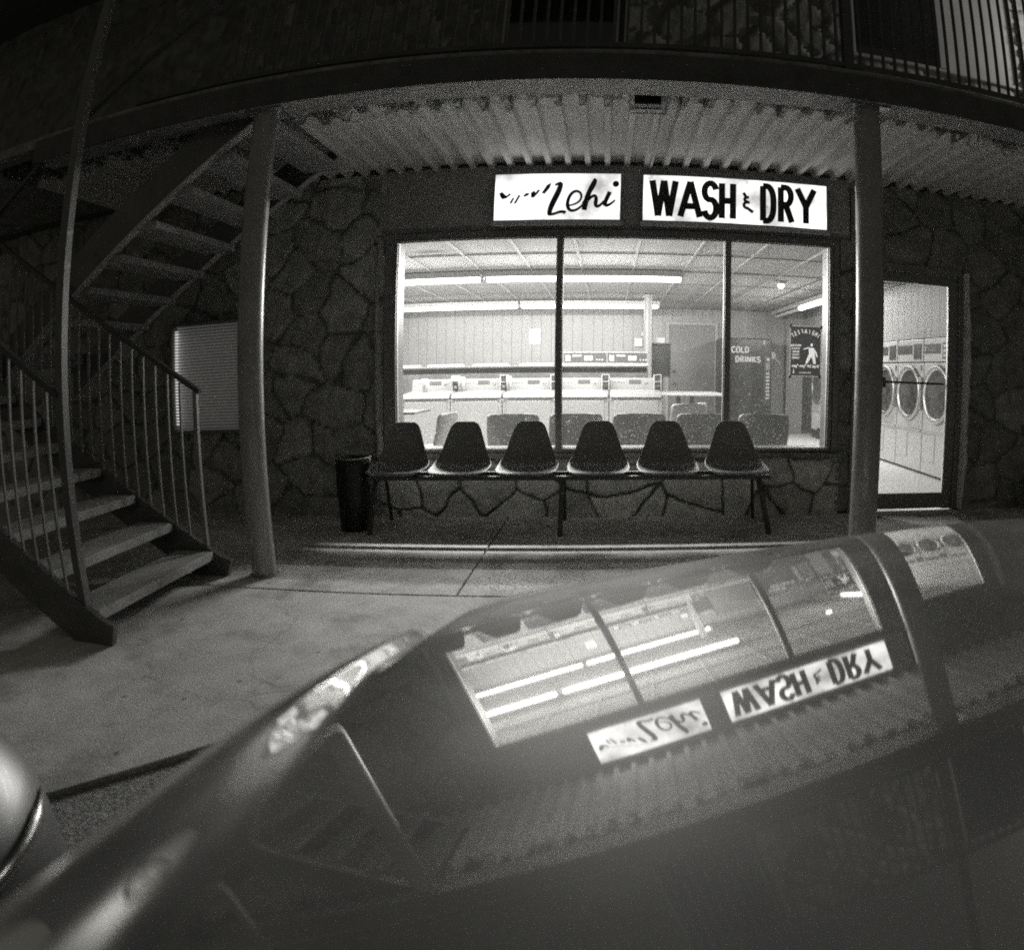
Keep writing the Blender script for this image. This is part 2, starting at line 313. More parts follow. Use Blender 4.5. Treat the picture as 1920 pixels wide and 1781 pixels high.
# ---- stroke lettering: every glyph is strokes in a unit box (x 0..w, y 0..1)
def arc(cx, cy, rx, ry, a0, a1, n=10):
    return [(cx + rx * math.cos(R_(a0 + (a1 - a0) * i / n)), cy + ry * math.sin(R_(a0 + (a1 - a0) * i / n))) for i in range(n + 1)]
def glyphs():
    g = {}
    g['W'] = (1.15, [[(.06, 1), (.33, 0)], [(.33, 0), (.575, 1)], [(.575, 1), (.82, 0)], [(.82, 0), (1.09, 1)]])
    g['A'] = (.86, [[(.0, 0), (.43, 1)], [(.43, 1), (.86, 0)], [(.17, .3), (.69, .3)]])
    g['S'] = (.6, [arc(.3, .74, .26, .24, 15, 180) + arc(.3, .74, .26, .24, 180, 250, 4) + arc(.3, .26, .27, .26, 70, 0, 4) + arc(.3, .26, .27, .26, 0, -165)])
    g['H'] = (.62, [[(.06, 0), (.06, 1)], [(.56, 0), (.56, 1)], [(.06, .5), (.56, .5)]])
    g['&'] = (.5, [arc(.27, .62, .12, .10, 60, 270, 8), arc(.27, .36, .15, .14, 90, 290, 8), [(.1, .92), (.2, .75)], [(.3, .2), (.5, .05)], [(.27, .49), (.36, .49)]])
    g['D'] = (.62, [[(.07, 0), (.07, 1)], [(.07, 1), (.25, 1)] + arc(.25, .6, .3, .4, 90, 0, 6) + [(.55, .4)] + arc(.25, .4, .3, .4, 0, -90, 6) + [(.07, 0)]])
    g['R'] = (.64, [[(.07, 0), (.07, 1)], [(.07, 1), (.3, 1)] + arc(.3, .75, .24, .25, 90, -90, 10) + [(.07, .5)], [(.3, .5), (.58, 0)]])
    g['Y'] = (.8, [[(0, 1), (.4, .48)], [(.8, 1), (.4, .48)], [(.4, .5), (.4, 0)]])
    g['C'] = (.6, [arc(.32, .7, .27, .3, 20, 180, 8) + arc(.32, .3, .27, .3, 180, 340, 8)])
    g['O'] = (.62, [arc(.31, .7, .26, .3, 0, 180, 8) + arc(.31, .3, .26, .3, 180, 360, 8) + [(.57, .7)]])
    g['L'] = (.5, [[(.07, 1), (.07, 0)], [(.07, .04), (.5, .04)]])
    g['I'] = (.2, [[(.1, 0), (.1, 1)]])
    g['N'] = (.66, [[(.07, 0), (.07, 1)], [(.07, 1), (.59, 0)], [(.59, 0), (.59, 1)]])
    g['K'] = (.62, [[(.07, 0), (.07, 1)], [(.07, .42), (.56, 1)], [(.22, .58), (.6, 0)]])
    g['F'] = (.5, [[(.07, 0), (.07, 1)], [(.07, .96), (.5, .96)], [(.07, .52), (.42, .52)]])
    g['E'] = (.5, [[(.07, 0), (.07, 1)], [(.07, .96), (.5, .96)], [(.07, .52), (.42, .52)], [(.07, .04), (.5, .04)]])
    g['T'] = (.6, [[(.3, 0), (.3, 1)], [(0, .96), (.6, .96)]])
    return g
GL = glyphs()
def ribbon(mb, pts, wd, plane, eps, th=.003):
    # thick ribbon along a polyline; plane(u,v,d)->xyz ; wd may be a list
    n = len(pts); W = wd if isinstance(wd, (list, tuple)) else [wd] * n
    Lf, Rt = [], []
    for i, (x, y) in enumerate(pts):
        a = pts[max(0, i - 1)]; b = pts[min(n - 1, i + 1)]; dx, dy = b[0] - a[0], b[1] - a[1]; l = math.hypot(dx, dy) or 1
        nx, ny = -dy / l * W[i] / 2, dx / l * W[i] / 2
        Lf.append((x + nx, y + ny)); Rt.append((x - nx, y - ny))
    P = [plane(u, v, eps) for u, v in Lf] + [plane(u, v, eps) for u, v in Rt] + [plane(u, v, eps + th) for u, v in Lf] + [plane(u, v, eps + th) for u, v in Rt]
    F = []
    for i in range(n - 1):
        F += [(i, i + 1, n + i + 1, n + i), (2 * n + i, 3 * n + i, 3 * n + i + 1, 2 * n + i + 1), (i, 2 * n + i, 2 * n + i + 1, i + 1), (n + i, n + i + 1, 3 * n + i + 1, 3 * n + i)]
    F += [(0, n, 3 * n, 2 * n), (n - 1, 3 * n - 1, 4 * n - 1, 2 * n - 1)]
    mb.add(P, F)
def word(mb, text, plane, u0, u1, v0, v1, wd, gap=.14, mids=None):
    tot = sum(GL[c][0] for c in text) + gap * (len(text) - 1); s = (u1 - u0) / tot; x = u0; k = 0
    for c in text:
        w_, st = GL[c]
        for path in st:
            k += 1
            ww = wd
            if c == '&': ww = wd * .5
            pts = [(x + px * s, v0 + wd * .0 + py * (v1 - v0)) for px, py in path]
            ribbon(mb, pts, ww, plane, k * .0002)
        x += (w_ + gap) * s

# ================================================================== SETTING
yF = 5.44
# ground
g = B(-40, 40, -30, 5.0, -.30, -.022); g.build('ground', 'asphalt'); tag(bpy.data.objects['ground'], kind='structure')
ap = MB().prism([(-14, -6.5), (-3.86, -1.10), (-1.76, 1.31), (-1.35, 1.78), (-.2, 3.1), (.0, 3.405), (-14, 3.405)], 'z', -.2, 0.0)
o = ap.build('pavement', 'concrete', bevel=.006); tag(o, kind='structure')
ap2 = MB().prism([(.008, 3.405), (-.192, 3.1), (1.5, 2.6), (20, 2.6), (20, 3.405)], 'z', -.2, -.004)
o = ap2.build('pavement', 'concrete', bevel=.006); tag(o, kind='structure')
sw = MB()
sw.box(-14, -.838, 3.42, 5.6, -.2, .0); sw.box(-.826, 6, 3.42, 5.6, -.2, .0); sw.box(6.01, 20, 3.42, 5.6, -.2, .0)
o = sw.build('sidewalk', 'concrete2', bevel=.005); tag(o, kind='structure')
# exposed aggregate patch: loose stones
pb = MB(); ico = None
for i in range(2600):
    a = rng.random() * 2 * math.pi; r = math.sqrt(rng.random())
    x = .15 + .95 * r * math.cos(a); y = 3.78 + .33 * r * math.sin(a) + .12 * x
    if y < 3.44: continue
    s = .004 + .008 * rng.random() ** 2; sx = s * (1 + .6 * rng.random()); t = rng.random() * 3
    c, sn = math.cos(t), math.sin(t); V = []
    for (px, py, pz) in ((1, 0, 0), (0, 1, 0), (-1, 0, 0), (0, -1, 0), (0, 0, .8), (0, 0, -.3)):
        V.append((x + (px * c - py * sn) * sx, y + (px * sn + py * c) * s, pz * s * .4))
    pb.add(V, [(0, 1, 4), (1, 2, 4), (2, 3, 4), (3, 0, 4), (1, 0, 5), (2, 1, 5), (3, 2, 5), (0, 3, 5)])
o = pb.build('gravel', 'pebble'); tag(o, 'loose gravel and exposed aggregate on the sidewalk before the bench', 'gravel', kind='stuff')

# ---- building
bld = thing('motel_building', 'two storey motel building with flagstone walls and a lit laundromat window', 'building', (0, yF, 0))
# interior floor etc
o = B(-4.5, 4.7, 5.63, 13.2, -.12, .0).build('interior_floor', 'floor', bld)
wl = MB()   # structural walls (front wall leaves, side walls)
yb = yF + .20
wl.box(-9, -1.80, yF + .012, yb, 0, 2.90); wl.box(-1.80, 1.85, yF + .012, yb, 0, .525); wl.box(-1.80, 1.85, yF + .012, yb, 2.29, 2.90)
wl.box(1.85, 2.02, yF + .012, yb, 0, 2.90); wl.box(2.02, 3.11, yF + .012, yb, 2.165, 2.90); wl.box(3.11, 9, yF + .012, yb, 0, 2.90)
wl.box(-9, 9, yF + .02, yb, 2.905, 5.6)
wl.build('front_wall', 'panel', bld)
iw = MB(); iw.box(-4.6, -4.4, yb, 13.2, 0, 2.6); iw.box(-4.6, 4.8, 13.2, 13.3, 0, 2.6); iw.box(4.7, 4.8, yb, 13.2, 0, 2.6)
iw.build('inner_wall', 'groove', bld)
# ceiling tiles with grid
cz = 2.417
B(-4.4, 4.7, yb + .001, 13.19, cz + .01, cz + .06).build('ceiling', 'tile', bld)
cg = MB()
for k in range(-6, 10):
    x = -.955 + .612 * k
    if -4.3 < x < 4.5: cg.box(x - .012, x + .012, yb, 13.19, cz - .002, cz + .012)
cg.build('ceiling_grid', 'grid', bld)
cg = MB()
for k in range(0, 6):
    y = 7.09 + 1.2 * k; cg.box(-4.4, 4.7, y - .008, y + .008, cz + .001, cz + .014)
cg.build('ceiling_grid', 'groove', bld)  # dark cross strips put in for shadowed gaps between the tiles
# panelling
pn = MB(); x = -4.38
ws = [.2, .19, .21, .19, .2, .2]
i = 0
while x < 2.3:
    w_ = ws[i % 6] * random.uniform(.92, 1.06); pn.box(x, min(x + w_ - .005, 2.3), 13.16, 13.2, 0, cz); x += w_; i += 1
pn.build('wall_panelling', 'panel', bld)
pn = MB(); x = 2.305
while x < 3.45:
    w_ = .4; pn.box(x, min(x + w_ - .004, 3.46), 13.16, 13.2, 0, cz); x += w_
pn.build('wall_panelling', 'panelr', bld)
# right jog wall and wall above dryers
B(3.46, 3.80, 12.98, 13.15, 0, cz).build('corner_wall', 'panelr', bld)
pn = MB(); y = yb + .01; i = 0
while y < 12.97:
    w_ = ws[i % 6] * random.uniform(.92, 1.06); pn.box(3.80, 3.84, y, min(y + w_ - .006, 12.975), 1.68, cz); y += w_; i += 1
pn.build('wall_panelling', 'panel', bld)
pn = MB(); y = yb + .01; i = 0
while y < 13.15:
    w_ = ws[i % 6]; pn.box(-4.4, -4.36, y, min(y + w_ - .006, 13.15), 0, cz); y += w_; i += 1
pn.build('wall_panelling', 'panel', bld)
# rear flush door
B(1.155, 2.045, 13.135, 13.159, 0, 2.10).build('rear_door', 'doorwood', bld)
rd = bpy.data.objects['rear_door']
k = MB(); k.lathe((1.25, 13.10, .96), [(0, -.03), (.025, -.028), (.03, -.01), (.02, .01), (.02, .035)], 16, 'y'); k.build('door_knob', 'dark', rd); k = MB(); k.lathe((1.25, 13.12, 1.2), [(0, -.01), (.025, -.008), (.025, .015)], 16, 'y'); k.build('door_lock', 'dark', rd)
fr = MB(); fr.box(1.095, 1.152, 13.11, 13.158, 0, 2.16); fr.box(2.048, 2.105, 13.11, 13.158, 0, 2.16); fr.box(1.152, 2.048, 13.11, 13.158, 2.103, 2.16)
fr.build('door_frame', 'rearwhite', rd, bevel=.003)
# shop window
win = B(-1.79, 1.845, yF - .035, yF - .001, 2.285, 2.325)
win.box(-1.87, -1.795, yF - .035, yF - .001, .50, 2.325); win.box(1.85, 1.90, yF - .035, yF - .001, .50, 2.325)
wf = win.build('shop_window', 'alum', bld, 'three pane shop window in a thin dark frame', bevel=.003)
fm = MB()
fm.box(-1.795, -1.765, yF - .03, yF + .05, .53, 2.285); fm.box(1.812, 1.845, yF - .03, yF + .05, .53, 2.285)
fm.box(-1.765, 1.812, yF - .03, yF + .05, 2.262, 2.286); fm.box(-1.765, 1.812, yF - .03, yF + .05, .53, .56)
for x in (-.408, .948): fm.box(x - .024, x + .024, yF - .03, yF + .06, .56, 2.262)
fm.build('frame', 'alum', wf, bevel=.003)
ed = MB()
for a, b in ((-1.765, -.432), (-.384, .924), (.972, 1.812)):
    ed.box(a, a + .006, yF + .0, yF + .03, .566, 2.256); ed.box(b - .006, b, yF + .0, yF + .03, .566, 2.256)
    ed.box(a, b, yF + .0, yF + .03, 2.256, 2.2615); ed.box(a, b, yF + .0, yF + .03, .5605, .566)
ed.build('glazing_bead', 'alumedge', wf)
for a, b in ((-1.758, -.439), (-.377, .917), (.979, 1.805)):
    B(a, b, yF + .012, yF + .016, .567, 2.2555).build('window_pane', 'glass', wf)
# jamb lining inside
jl = MB(); jl.box(-1.80, -1.775, yF + .06, yb + .03, .53, 2.285); jl.box(1.83, 1.85, yF + .06, yb + .03, .53, 2.285); jl.box(-1.80, 1.85, yF + .052, yb + .12, .525, .55)
jl.build('window_lining', 'dimwhite', wf, bevel=.003)
sl = MB(); rows = []
sl.box(-1.90, 1.93, yF - .09, yF + .0, .485, .525)
sl.build('window_sill', 'slab', wf, bevel=.012)
# header panel above the window (painted board) with trim
hd = B(-1.95, 2.0, yF - .02, yF + .01, 2.33, 2.875); hd.build('header_board', 'header', bld, bevel=.003)
B(-1.93, 1.98, yF - .032, yF - .0205, 2.345, 2.36).build('header_trim', 'alum', bld)
# glass shop door
dr = MB()
dr.box(2.965, 3.065, yF - .0, yF + .045, .012, 2.10); dr.box(2.06, 2.15, yF - .0, yF + .045, .012, 2.10)
dr.box(2.15, 2.965, yF, yF + .045, 2.018, 2.10); dr.box(2.15, 2.965, yF, yF + .045, .02, .152)
gd = dr.build('shop_door', 'alum', bld, 'glass shop door in a dark metal frame', bevel=.003)
df = MB(); df.box(3.068, 3.108, yF - .012, yF + .10, 0, 2.165); df.box(2.018, 2.056, yF - .05, yF + .10, 0, 2.165); df.box(2.056, 3.068, yF - .05, yF + .10, 2.105, 2.165)
df.box(3.056, 3.0675, yF - .03, yF - .002, .0, 2.1)
df.build('door_frame', 'alum', gd, bevel=.004)
ed = MB(); ed.box(2.958, 2.9648, yF + .005, yF + .03, .153, 2.017); ed.box(2.151, 2.157, yF + .005, yF + .03, .153, 2.017); ed.box(2.157, 2.958, yF + .005, yF + .03, 2.011, 2.017); ed.box(2.157, 2.958, yF + .005, yF + .03, .153, .159)
ed.build('door_trim', 'alumedge', gd)
B(2.1571, 2.9579, yF + .015, yF + .02, .1591, 2.0109).build('door_pane', 'doorglass', gd)
pbr = MB(); pbr.box(2.15, 2.965, yF + .07, yF + .10, 1.125, 1.145); pbr.box(2.12, 2.37, yF + .05, yF + .11, 1.085, 1.175)
pbr.build('push_bar', 'dark', gd)
# ---- flagstone veneer
seeds = []
for i in range(-46, 47):
    for j in range(-1, 19):
        jx = (i + .5 * (j % 2) + rng.uniform(-.42, .42)) * .40; jz = (j + rng.uniform(-.42, .42)) * .33
        seeds.append((jx, jz))
seeds = np.array(seeds); tints = .42 + .26 * rng.random(len(seeds)) ** 1.2; tilt = rng.normal(0, .05, (len(seeds), 2)); lift = rng.uniform(.0, .018, len(seeds))
def wob(x, z):
    return x + .035 * np.sin(z * 9 + 2 * np.sin(x * 5)) + .006 * np.sin(z * 31 + x * 17), z + .03 * np.sin(x * 8 + 1.5 * np.sin(z * 6)) + .006 * np.sin(x * 27 - z * 19)
SV = []; SF = []; SC = []
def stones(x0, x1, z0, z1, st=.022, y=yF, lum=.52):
    nx = max(2, int((x1 - x0) / st)); nz_ = max(2, int((z1 - z0) / st))
    X, Z = np.meshgrid(np.linspace(x0, x1, nx), np.linspace(z0, z1, nz_)); wx, wz = wob(X, Z)
    sel = (seeds[:, 0] > x0 - 1) & (seeds[:, 0] < x1 + 1) & (seeds[:, 1] > z0 - 1) & (seeds[:, 1] < z1 + 1)
    sd = seeds[sel]; tn = tints[sel]; tl = tilt[sel]; lf = lift[sel]
    D = np.sqrt((wx[..., None] - sd[:, 0]) ** 2 + ((wz[..., None] - sd[:, 1]) * 1.15) ** 2)
    o2 = np.argpartition(D, 2, axis=-1)[..., :2]; d2 = np.take_along_axis(D, o2, -1); od = np.argsort(d2, -1); idx = np.take_along_axis(o2, od, -1); d2 = np.sort(d2, -1)
    e = d2[..., 1] - d2[..., 0]; s1 = idx[..., 0]
    t = smooth01((e - .009) / .020)
    hgt = t * (.020 + lf[s1] + tl[s1, 0] * (X - sd[s1, 0]) + tl[s1, 1] * (Z - sd[s1, 1])) + .003 * np.sin(X * 61 + Z * 37) * np.sin(Z * 53)
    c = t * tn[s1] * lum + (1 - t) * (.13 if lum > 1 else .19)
    if y != yF: hgt = hgt
    o = len(SV); SV.extend(zip(X.ravel(), (y - .002 - np.clip(hgt, 0, .042)).ravel(), Z.ravel())); SC.extend(c.ravel())
    for a in range(nz_ - 1):
        for b in range(nx - 1):
            i = o + a * nx + b; SF.append((i, i + 1, i + nx + 1, i + nx))
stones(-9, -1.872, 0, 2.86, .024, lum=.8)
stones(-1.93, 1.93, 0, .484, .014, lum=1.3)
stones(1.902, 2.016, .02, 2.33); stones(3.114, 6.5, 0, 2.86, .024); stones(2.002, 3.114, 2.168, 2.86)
def stone_obj(name):
    me = bpy.data.meshes.new(name); me.from_pydata(SV, [], SF); me.polygons.foreach_set('use_smooth', [True] * len(SF))
    ca = me.color_attributes.new('tint', 'FLOAT_COLOR', 'POINT'); arr = np.ones((len(SV), 4), 'f'); arr[:, :3] = np.array(SC)[:, None]; arr[:, 2] *= .95; ca.data.foreach_set('color', arr.ravel())
    me.materials.append(MT['stone']); o = bpy.data.objects.new(name, me); COL.objects.link(o); o.parent = bld; o.location = -Vector(bld.location); return o
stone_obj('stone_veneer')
# rough mortar strip beside the door frame and left of the window
def mortar(x, z0, z1, wd, seed):
    rnd = random.Random(seed); mb = MB(); rows = []
    n = 70; wl_ = wd
    for i in range(n + 1):
        z = z0 + (z1 - z0) * i / n; wl_ = max(.012, min(wd * 1.6, wl_ + rnd.uniform(-.010, .010))); s = 1 if wd > 0 else -1
        rows.append([(x, yF - .002, z), (x, yF - .075 - rnd.uniform(0, .012), z), (x + abs(wl_) * .5, yF - .08 - rnd.uniform(0, .01), z), (x + abs(wl_), yF - .035 - rnd.uniform(0, .008), z), (x + abs(wl_) + .012, yF - .0, z)])
    mb.grid(rows); return mb
mortar(3.110, 0.02, 2.14, .05, 3).build('mortar_strip', 'mortar', bld)
mm = mortar(-1.93, 0.5, 2.30, .03, 5); mm.build('mortar_strip', 'header', bld)
# ---- upper storey
SV = []; SF = []; SC = []
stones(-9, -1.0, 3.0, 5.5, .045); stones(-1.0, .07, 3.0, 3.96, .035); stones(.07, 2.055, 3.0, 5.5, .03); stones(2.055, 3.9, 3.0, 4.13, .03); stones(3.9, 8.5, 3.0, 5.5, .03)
SC = [(c - .26) * .5 + .24 for c in SC]  # upper stones kept flat and dark, their lack of light put into tint
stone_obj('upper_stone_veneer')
uw = MB(); uw.box(2.06, 2.10, yF - .05, yF + .01, 4.14, 5.4); uw.box(2.95, 3.035, yF - .06, yF + .01, 4.14, 5.4); uw.box(3.84, 3.885, yF - .05, yF + .01, 4.14, 5.4); uw.box(2.06, 3.885, yF - .055, yF + .01, 4.105, 4.14)
u1 = uw.build('upper_window', 'white', bld, 'upstairs window with one dark pane and one pale curtained pane', bevel=.004)
B(2.10, 2.95, yF - .02, yF - .012, 4.14, 5.4).build('window_pane', 'glassdark', u1); B(3.035, 3.84, yF - .03, yF - .018, 4.14, 5.4).build('curtained_pane', 'curtain', u1)
rows = []
for i in range(60):
    z = 4.0 + 1.45 * i / 59; j = random.uniform(-.012, .012); rows.append([(3.89, yF - .01, z), (3.90 + j, yF - .06, z), (3.93 + j, yF - .075 + j * .5, z), (3.95 + j, yF - .03, z)])
MB().grid(rows).build('mortar_strip', 'slab', bld)
uw = MB(); uw.box(-.025, -.003, yF - .05, yF + .01, 3.98, 5.4); uw.box(.045, .068, yF - .05, yF + .01, 3.98, 5.4); uw.box(-1.0, -.96, yF - .05, yF + .01, 3.98, 5.4); uw.box(-.96, .045, yF - .05, yF + .01, 3.95, 3.98)
u2 = uw.build('upper_window', 'white', bld, 'upstairs window all dark with a thin white double jamb')
B(-.96, -.025, yF - .02, yF - .012, 3.98, 5.4).build('window_pane', 'glassdark', u2)
# balcony: deck, slab, beam
dk = MB(); x = -4.9
prof = []
while x < 7.0:
    prof += [(x, 2.915), (x + .098, 2.915), (x + .108, 2.857), (x + .148, 2.857)]; x += .1575
rows = [[(px, y_, pz) for px, pz in prof] for y_ in (3.72, 4.3, 4.9, yF + .01)]
dk.grid(rows, False)
# panel stiffening line
dk.build('corrugated_deck', 'deck', bld)
B(-7.2, 8, 3.556, yF + .01, 2.925, 3.005).build('balcony_slab', 'slab', bld, bevel=.01)
bm_ = MB(); bm_.box(-4.2, 8, 3.56, 3.80, 2.815, 2.83); bm_.box(-4.2, 8, 3.66, 3.68, 2.83, 2.92)
bm_.build('balcony_beam', 'beam', bld, bevel=.003)
B(-9, 9, 3.2, yF + .3, 5.5, 5.6).build('roof', 'upper', bld)

B(-4.2, 8, 3.535, 3.552, 2.80, 2.966).build('fascia_plate', 'blackmetal', bld, bevel=.003)  # beam's outer side, its shade put into a dark colour
# ---- support pillars
def pillar(x, label, r=.082):
    t = thing('support_pillar', label, 'pillar', (x, 3.675, 0), 'steel pillars under the balcony beam')
    MB().cyl((x, 3.675, 0), (x, 3.675, 2.813), r, n=48).build('shaft', 'postpaint', t)
    q = MB(); q.cyl((x, 3.675, 0), (x, 3.675, .012), r + .012, n=40); q.build('base_ring', 'postpaint', t)
    B(x - .13, x + .13, 3.60, 3.80, 2.800, 2.8145).build('top_plate', 'postpaint', t)
    return t
pillar(-2.145, 'round steel pillar beside the foot of the stairs')
pillar(1.478, 'round steel pillar in front of the glass shop door')

# ---- balcony railing
rl = thing('balcony_railing', 'dark metal railing with thin upright bars along the upstairs balcony', 'railing', (1.3, 3.58, 3.02))
B(-3.2, 7.6, 3.57, 3.60, 3.025, 3.055).build('bottom_rail', 'blackmetal', rl); B(-3.2, 7.6, 3.565, 3.605, 3.98, 4.015).build('top_rail', 'blackmetal', rl)
B(1.315, 1.375, 3.565, 3.625, 3.006, 5.5).build('gallery_post', 'blackmetal', rl, bevel=.004)
x = -2.4; n = 0
while x < 4.3:
    if not 1.28 < x < 1.40: MB().box(x - .008, x + .008, 3.577, 3.593, 3.056, 3.979).build('baluster', 'blackmetal', rl)
    x += .0745 if x > 1.2 else .0765
    n += 1

# ---- staircase
st = thing('staircase', 'outdoor metal staircase with concrete treads and barred handrails turning back to the balcony', 'staircase', (-2.5, 3.0, 0))
def lowh(x): return .165 + .56 * (-2.5 - x)
for y0, y1 in ((2.41, 2.45), (3.60, 3.64)):
    poly = [(-2.385, 0), (-2.345, .10), (-2.42, .122), (-4.75, lowh(-4.75)), (-4.75, lowh(-4.75) - .27), (-2.66, 0)]
    MB().prism(poly, 'y', y0, y1).build('stringer', 'shaderail', st, bevel=.003)
TR = []
for k in range(9):
    xf = -2.47 - .305 * k; h = .155 + .1705 * k
    t_ = MB(); t_.box(xf - .29, xf, 2.452, 3.598, h - .055, h); t_.build('step', 'tread', st, bevel=.008)
    [B(xf - .29, xf, ya, yb_, h - .085, h - .056).build('step_bracket', 'blackmetal', st) for ya, yb_ in ((2.451, 2.49), (3.56, 3.599))]
B(-6.2, -4.76, 2.41, 4.95, 1.40, 1.50).build('landing', 'tread', st, bevel=.01)
for yy in (2.43, 3.62):
    for k in range(21):
        x = -2.655 - .1035 * k; MB().box(x - .007, x + .007, yy - .007, yy + .007, lowh(x) - .02, lowh(x) + .93).build('baluster', 'railpaint', st)
    if yy > 3: MB().box(-2.545, -2.515, yy - .015, yy + .015, lowh(-2.53), lowh(-2.53) + .94).build('newel_post', 'railpaint', st, bevel=.003)
    xe = -2.495 if yy > 3 else -2.56
    MB().bar((xe, yy, lowh(xe) + .955), (-4.8, yy, lowh(-4.8) + .955), .045, .028).build('handrail', 'blackmetal', st, bevel=.004)
MB().box(-2.575, -2.525, 2.42, 2.47, .15, 3.5).box(-2.575, -2.525, 2.42, 2.47, 3.5, 4.05).build('tall_post', 'shaderail', st, bevel=.004)
# upper flight, climbing right to the balcony
def uph(x): return 1.84 + .64 * (x + 3.74)
for y0, y1 in ((3.72, 3.76), (4.86, 4.90)):
    MB().prism([(-4.9, uph(-4.9)), (-2.05, uph(-2.05)), (-2.05, uph(-2.05) + .10), (-2.35, uph(-2.05) + .10), (-4.9, uph(-4.9) + .27)], 'y', y0, y1).build('stringer', 'shaderail', st, bevel=.003)
    MB().prism([(-4.9, uph(-4.9) - .012), (-2.05, uph(-2.05) - .012), (-2.05, uph(-2.05) - .001), (-4.9, uph(-4.9) - .001)], 'y', y0 - .012, y1 + .02).build('stringer_lit_edge', 'offwhite', st)  # pale strip added to paint the light along the stringer's bottom edge
for k in range(8):
    xb = -2.12 - .297 * k; h = 2.815 - .187 * k - .06
    if h < 1.5: break
    MB().box(xb - .29, xb, 3.762, 4.858, h, h + .05).build('step', 'tread', st, bevel=.006)
MB().bar((-2.2, 3.6, 3.0 + .95), (-4.8, 3.62, 1.5 + .95), .04, .03).build('handrail', 'blackmetal', st)

# ---- wall things
mb = MB(); mb.box(-4.00, -3.975, 5.29, 5.43, .73, 1.70); mb.box(-3.20, -3.17, 5.29, 5.43, .73, 1.70); mb.box(-3.975, -3.20, 5.29, 5.43, 1.675, 1.70); mb.box(-3.975, -3.20, 5.29, 5.43, .73, .755)
bw = mb.build('blinds_window', 'railpaint', bld, 'dim window covered by horizontal blinds behind the stairs', bevel=.004)
mb = MB()
for k in range(34):
    z = .775 + k * .0265; mb.bar((-3.975, 5.32, z), (-3.20, 5.32, z), .019, .0015, (0, -.5, .87))
mb.build('blinds', 'louver', bw); B(-3.975, -3.20, 5.385, 5.39, .755, 1.675).build('back_plate', 'dimplate', bw)
B(-3.972, -3.962, 5.345, 5.38, .80, 1.64).build('lit_strip', 'dimglow', bw)  # strip and back plate are added glow in place of the lit room behind
# flood lamp under the deck
fl = thing('flood_lamp', 'small unlit lamp with a wire guard under the balcony deck', 'lamp', (.2, 3.95, 2.84))
B(.11, .27, 3.87, 3.98, 2.79, 2.856).build('lamp_body', 'dark', fl, bevel=.01)
mb = MB(); mb.cyl((.09, 4.0, 2.775), (.31, 4.0, 2.775), .006, n=8); mb.cyl((.19, 4.0, 2.775), (.19, 3.96, 2.80), .008, n=8); mb.cyl((.11, 3.95, 2.785), (.28, 3.95, 2.785), .004, n=8)
mb.build('guard_bar', 'alumedge', fl)
cdt = MB(); cdt.cyl((.32, 3.80, 2.848), (.30, 5.40, 2.848), .011, n=10); o = cdt.build('conduit_pipe', 'deck'); tag(o, 'thin metal conduit running along the deck ribs to the wall', 'conduit')

# ---- signs
def sign(x0, x1, z0, z1, name, label):
    t = thing(name, label, 'sign', ((x0 + x1) / 2, 5.38, z0))
    c = MB(); yf = 5.335
    c.box(x0 - .012, x0, yf, 5.418, z0 - .02, z1 + .012); c.box(x1, x1 + .012, yf, 5.418, z0 - .02, z1 + .012); c.box(x0, x1, yf, 5.418, z1, z1 + .012)
    c.box(x0, x1, yf + .006, 5.418, z0 - .02, z0)
    c.build('sign_cabinet', 'alum', t, bevel=.002)
    B(x0 - .02, x1 + .02, yf - .022, yf + .01, z0 - .052, z0 - .0205).build('sign_rail', 'offwhite', t, bevel=.003)
    B(x0, x1, yf + .008, yf + .03, z0, z1).build('sign_face', 'signface', t)
    return t
s1 = sign(-.945, .062, 2.392, 2.776, 'illuminated_sign', 'small backlit sign reading Lehi in brush script with broken letters before it')
s2 = sign(.245, 1.762, 2.392, 2.772, 'illuminated_sign', 'long backlit sign reading WASH & DRY in heavy dark capitals')
YS = 5.3425
def pl(u, v, d): return (u, YS - d - .0003, v)
lt = MB()
zb, zt = 2.430, 2.728
word(lt, 'WASH', pl, .305, .98, zb, zt, .052, .16)
word(lt, '&', pl, 1.035, 1.135, zb + .055, zt - .055, .05)
word(lt, 'DRY', pl, 1.205, 1.655, zb, zt, .052, .2)
lt.build('sign_lettering', 'letter', s2)
def bez(p0, p1, p2, p3, n=12):
    return [tuple((1 - t) ** 3 * a + 3 * (1 - t) ** 2 * t * b + 3 * (1 - t) * t * t * c + t ** 3 * d for a, b, c, d in zip(p0, p1, p2, p3)) for t in [i / n for i in range(n + 1)]]
lt = MB(); kk = [0]
# coordinates traced in a 655 x 250 box (u right, v down), mapped onto the sign face
def sp(pts, w0, w1=None, wm=None):
    n = len(pts); w1 = w0 if w1 is None else w1; wm = (w0 + w1) / 2 if wm is None else wm
    W = [((1 - t) ** 2 * w0 + 2 * (1 - t) * t * (2 * wm - (w0 + w1) / 2) + t * t * w1) for t in [i / (n - 1) for i in range(n)]]
    s = 1.007 / 655; kk[0] += 1
    ribbon(lt, [(-.945 + u * s, 2.776 - v * .384 / 250) for u, v in pts], [x * s for x in W], pl, kk[0] * .0002)
# L
sp(bez((315, 62), (330, 58), (345, 46), (345, 62)), 10, 24); sp(bez((345, 55), (340, 110), (290, 170), (290, 225)), 24, 22, 30); sp(bez((284, 222), (320, 230), (345, 195), (375, 215)), 16, 18, 14)
# e
sp(bez((384, 176), (440, 172), (468, 138), (447, 104)), 9, 13); sp(bez((447, 106), (418, 78), (384, 120), (383, 168)), 13, 19); sp(bez((383, 166), (384, 222), (436, 212), (470, 160)), 20, 10)
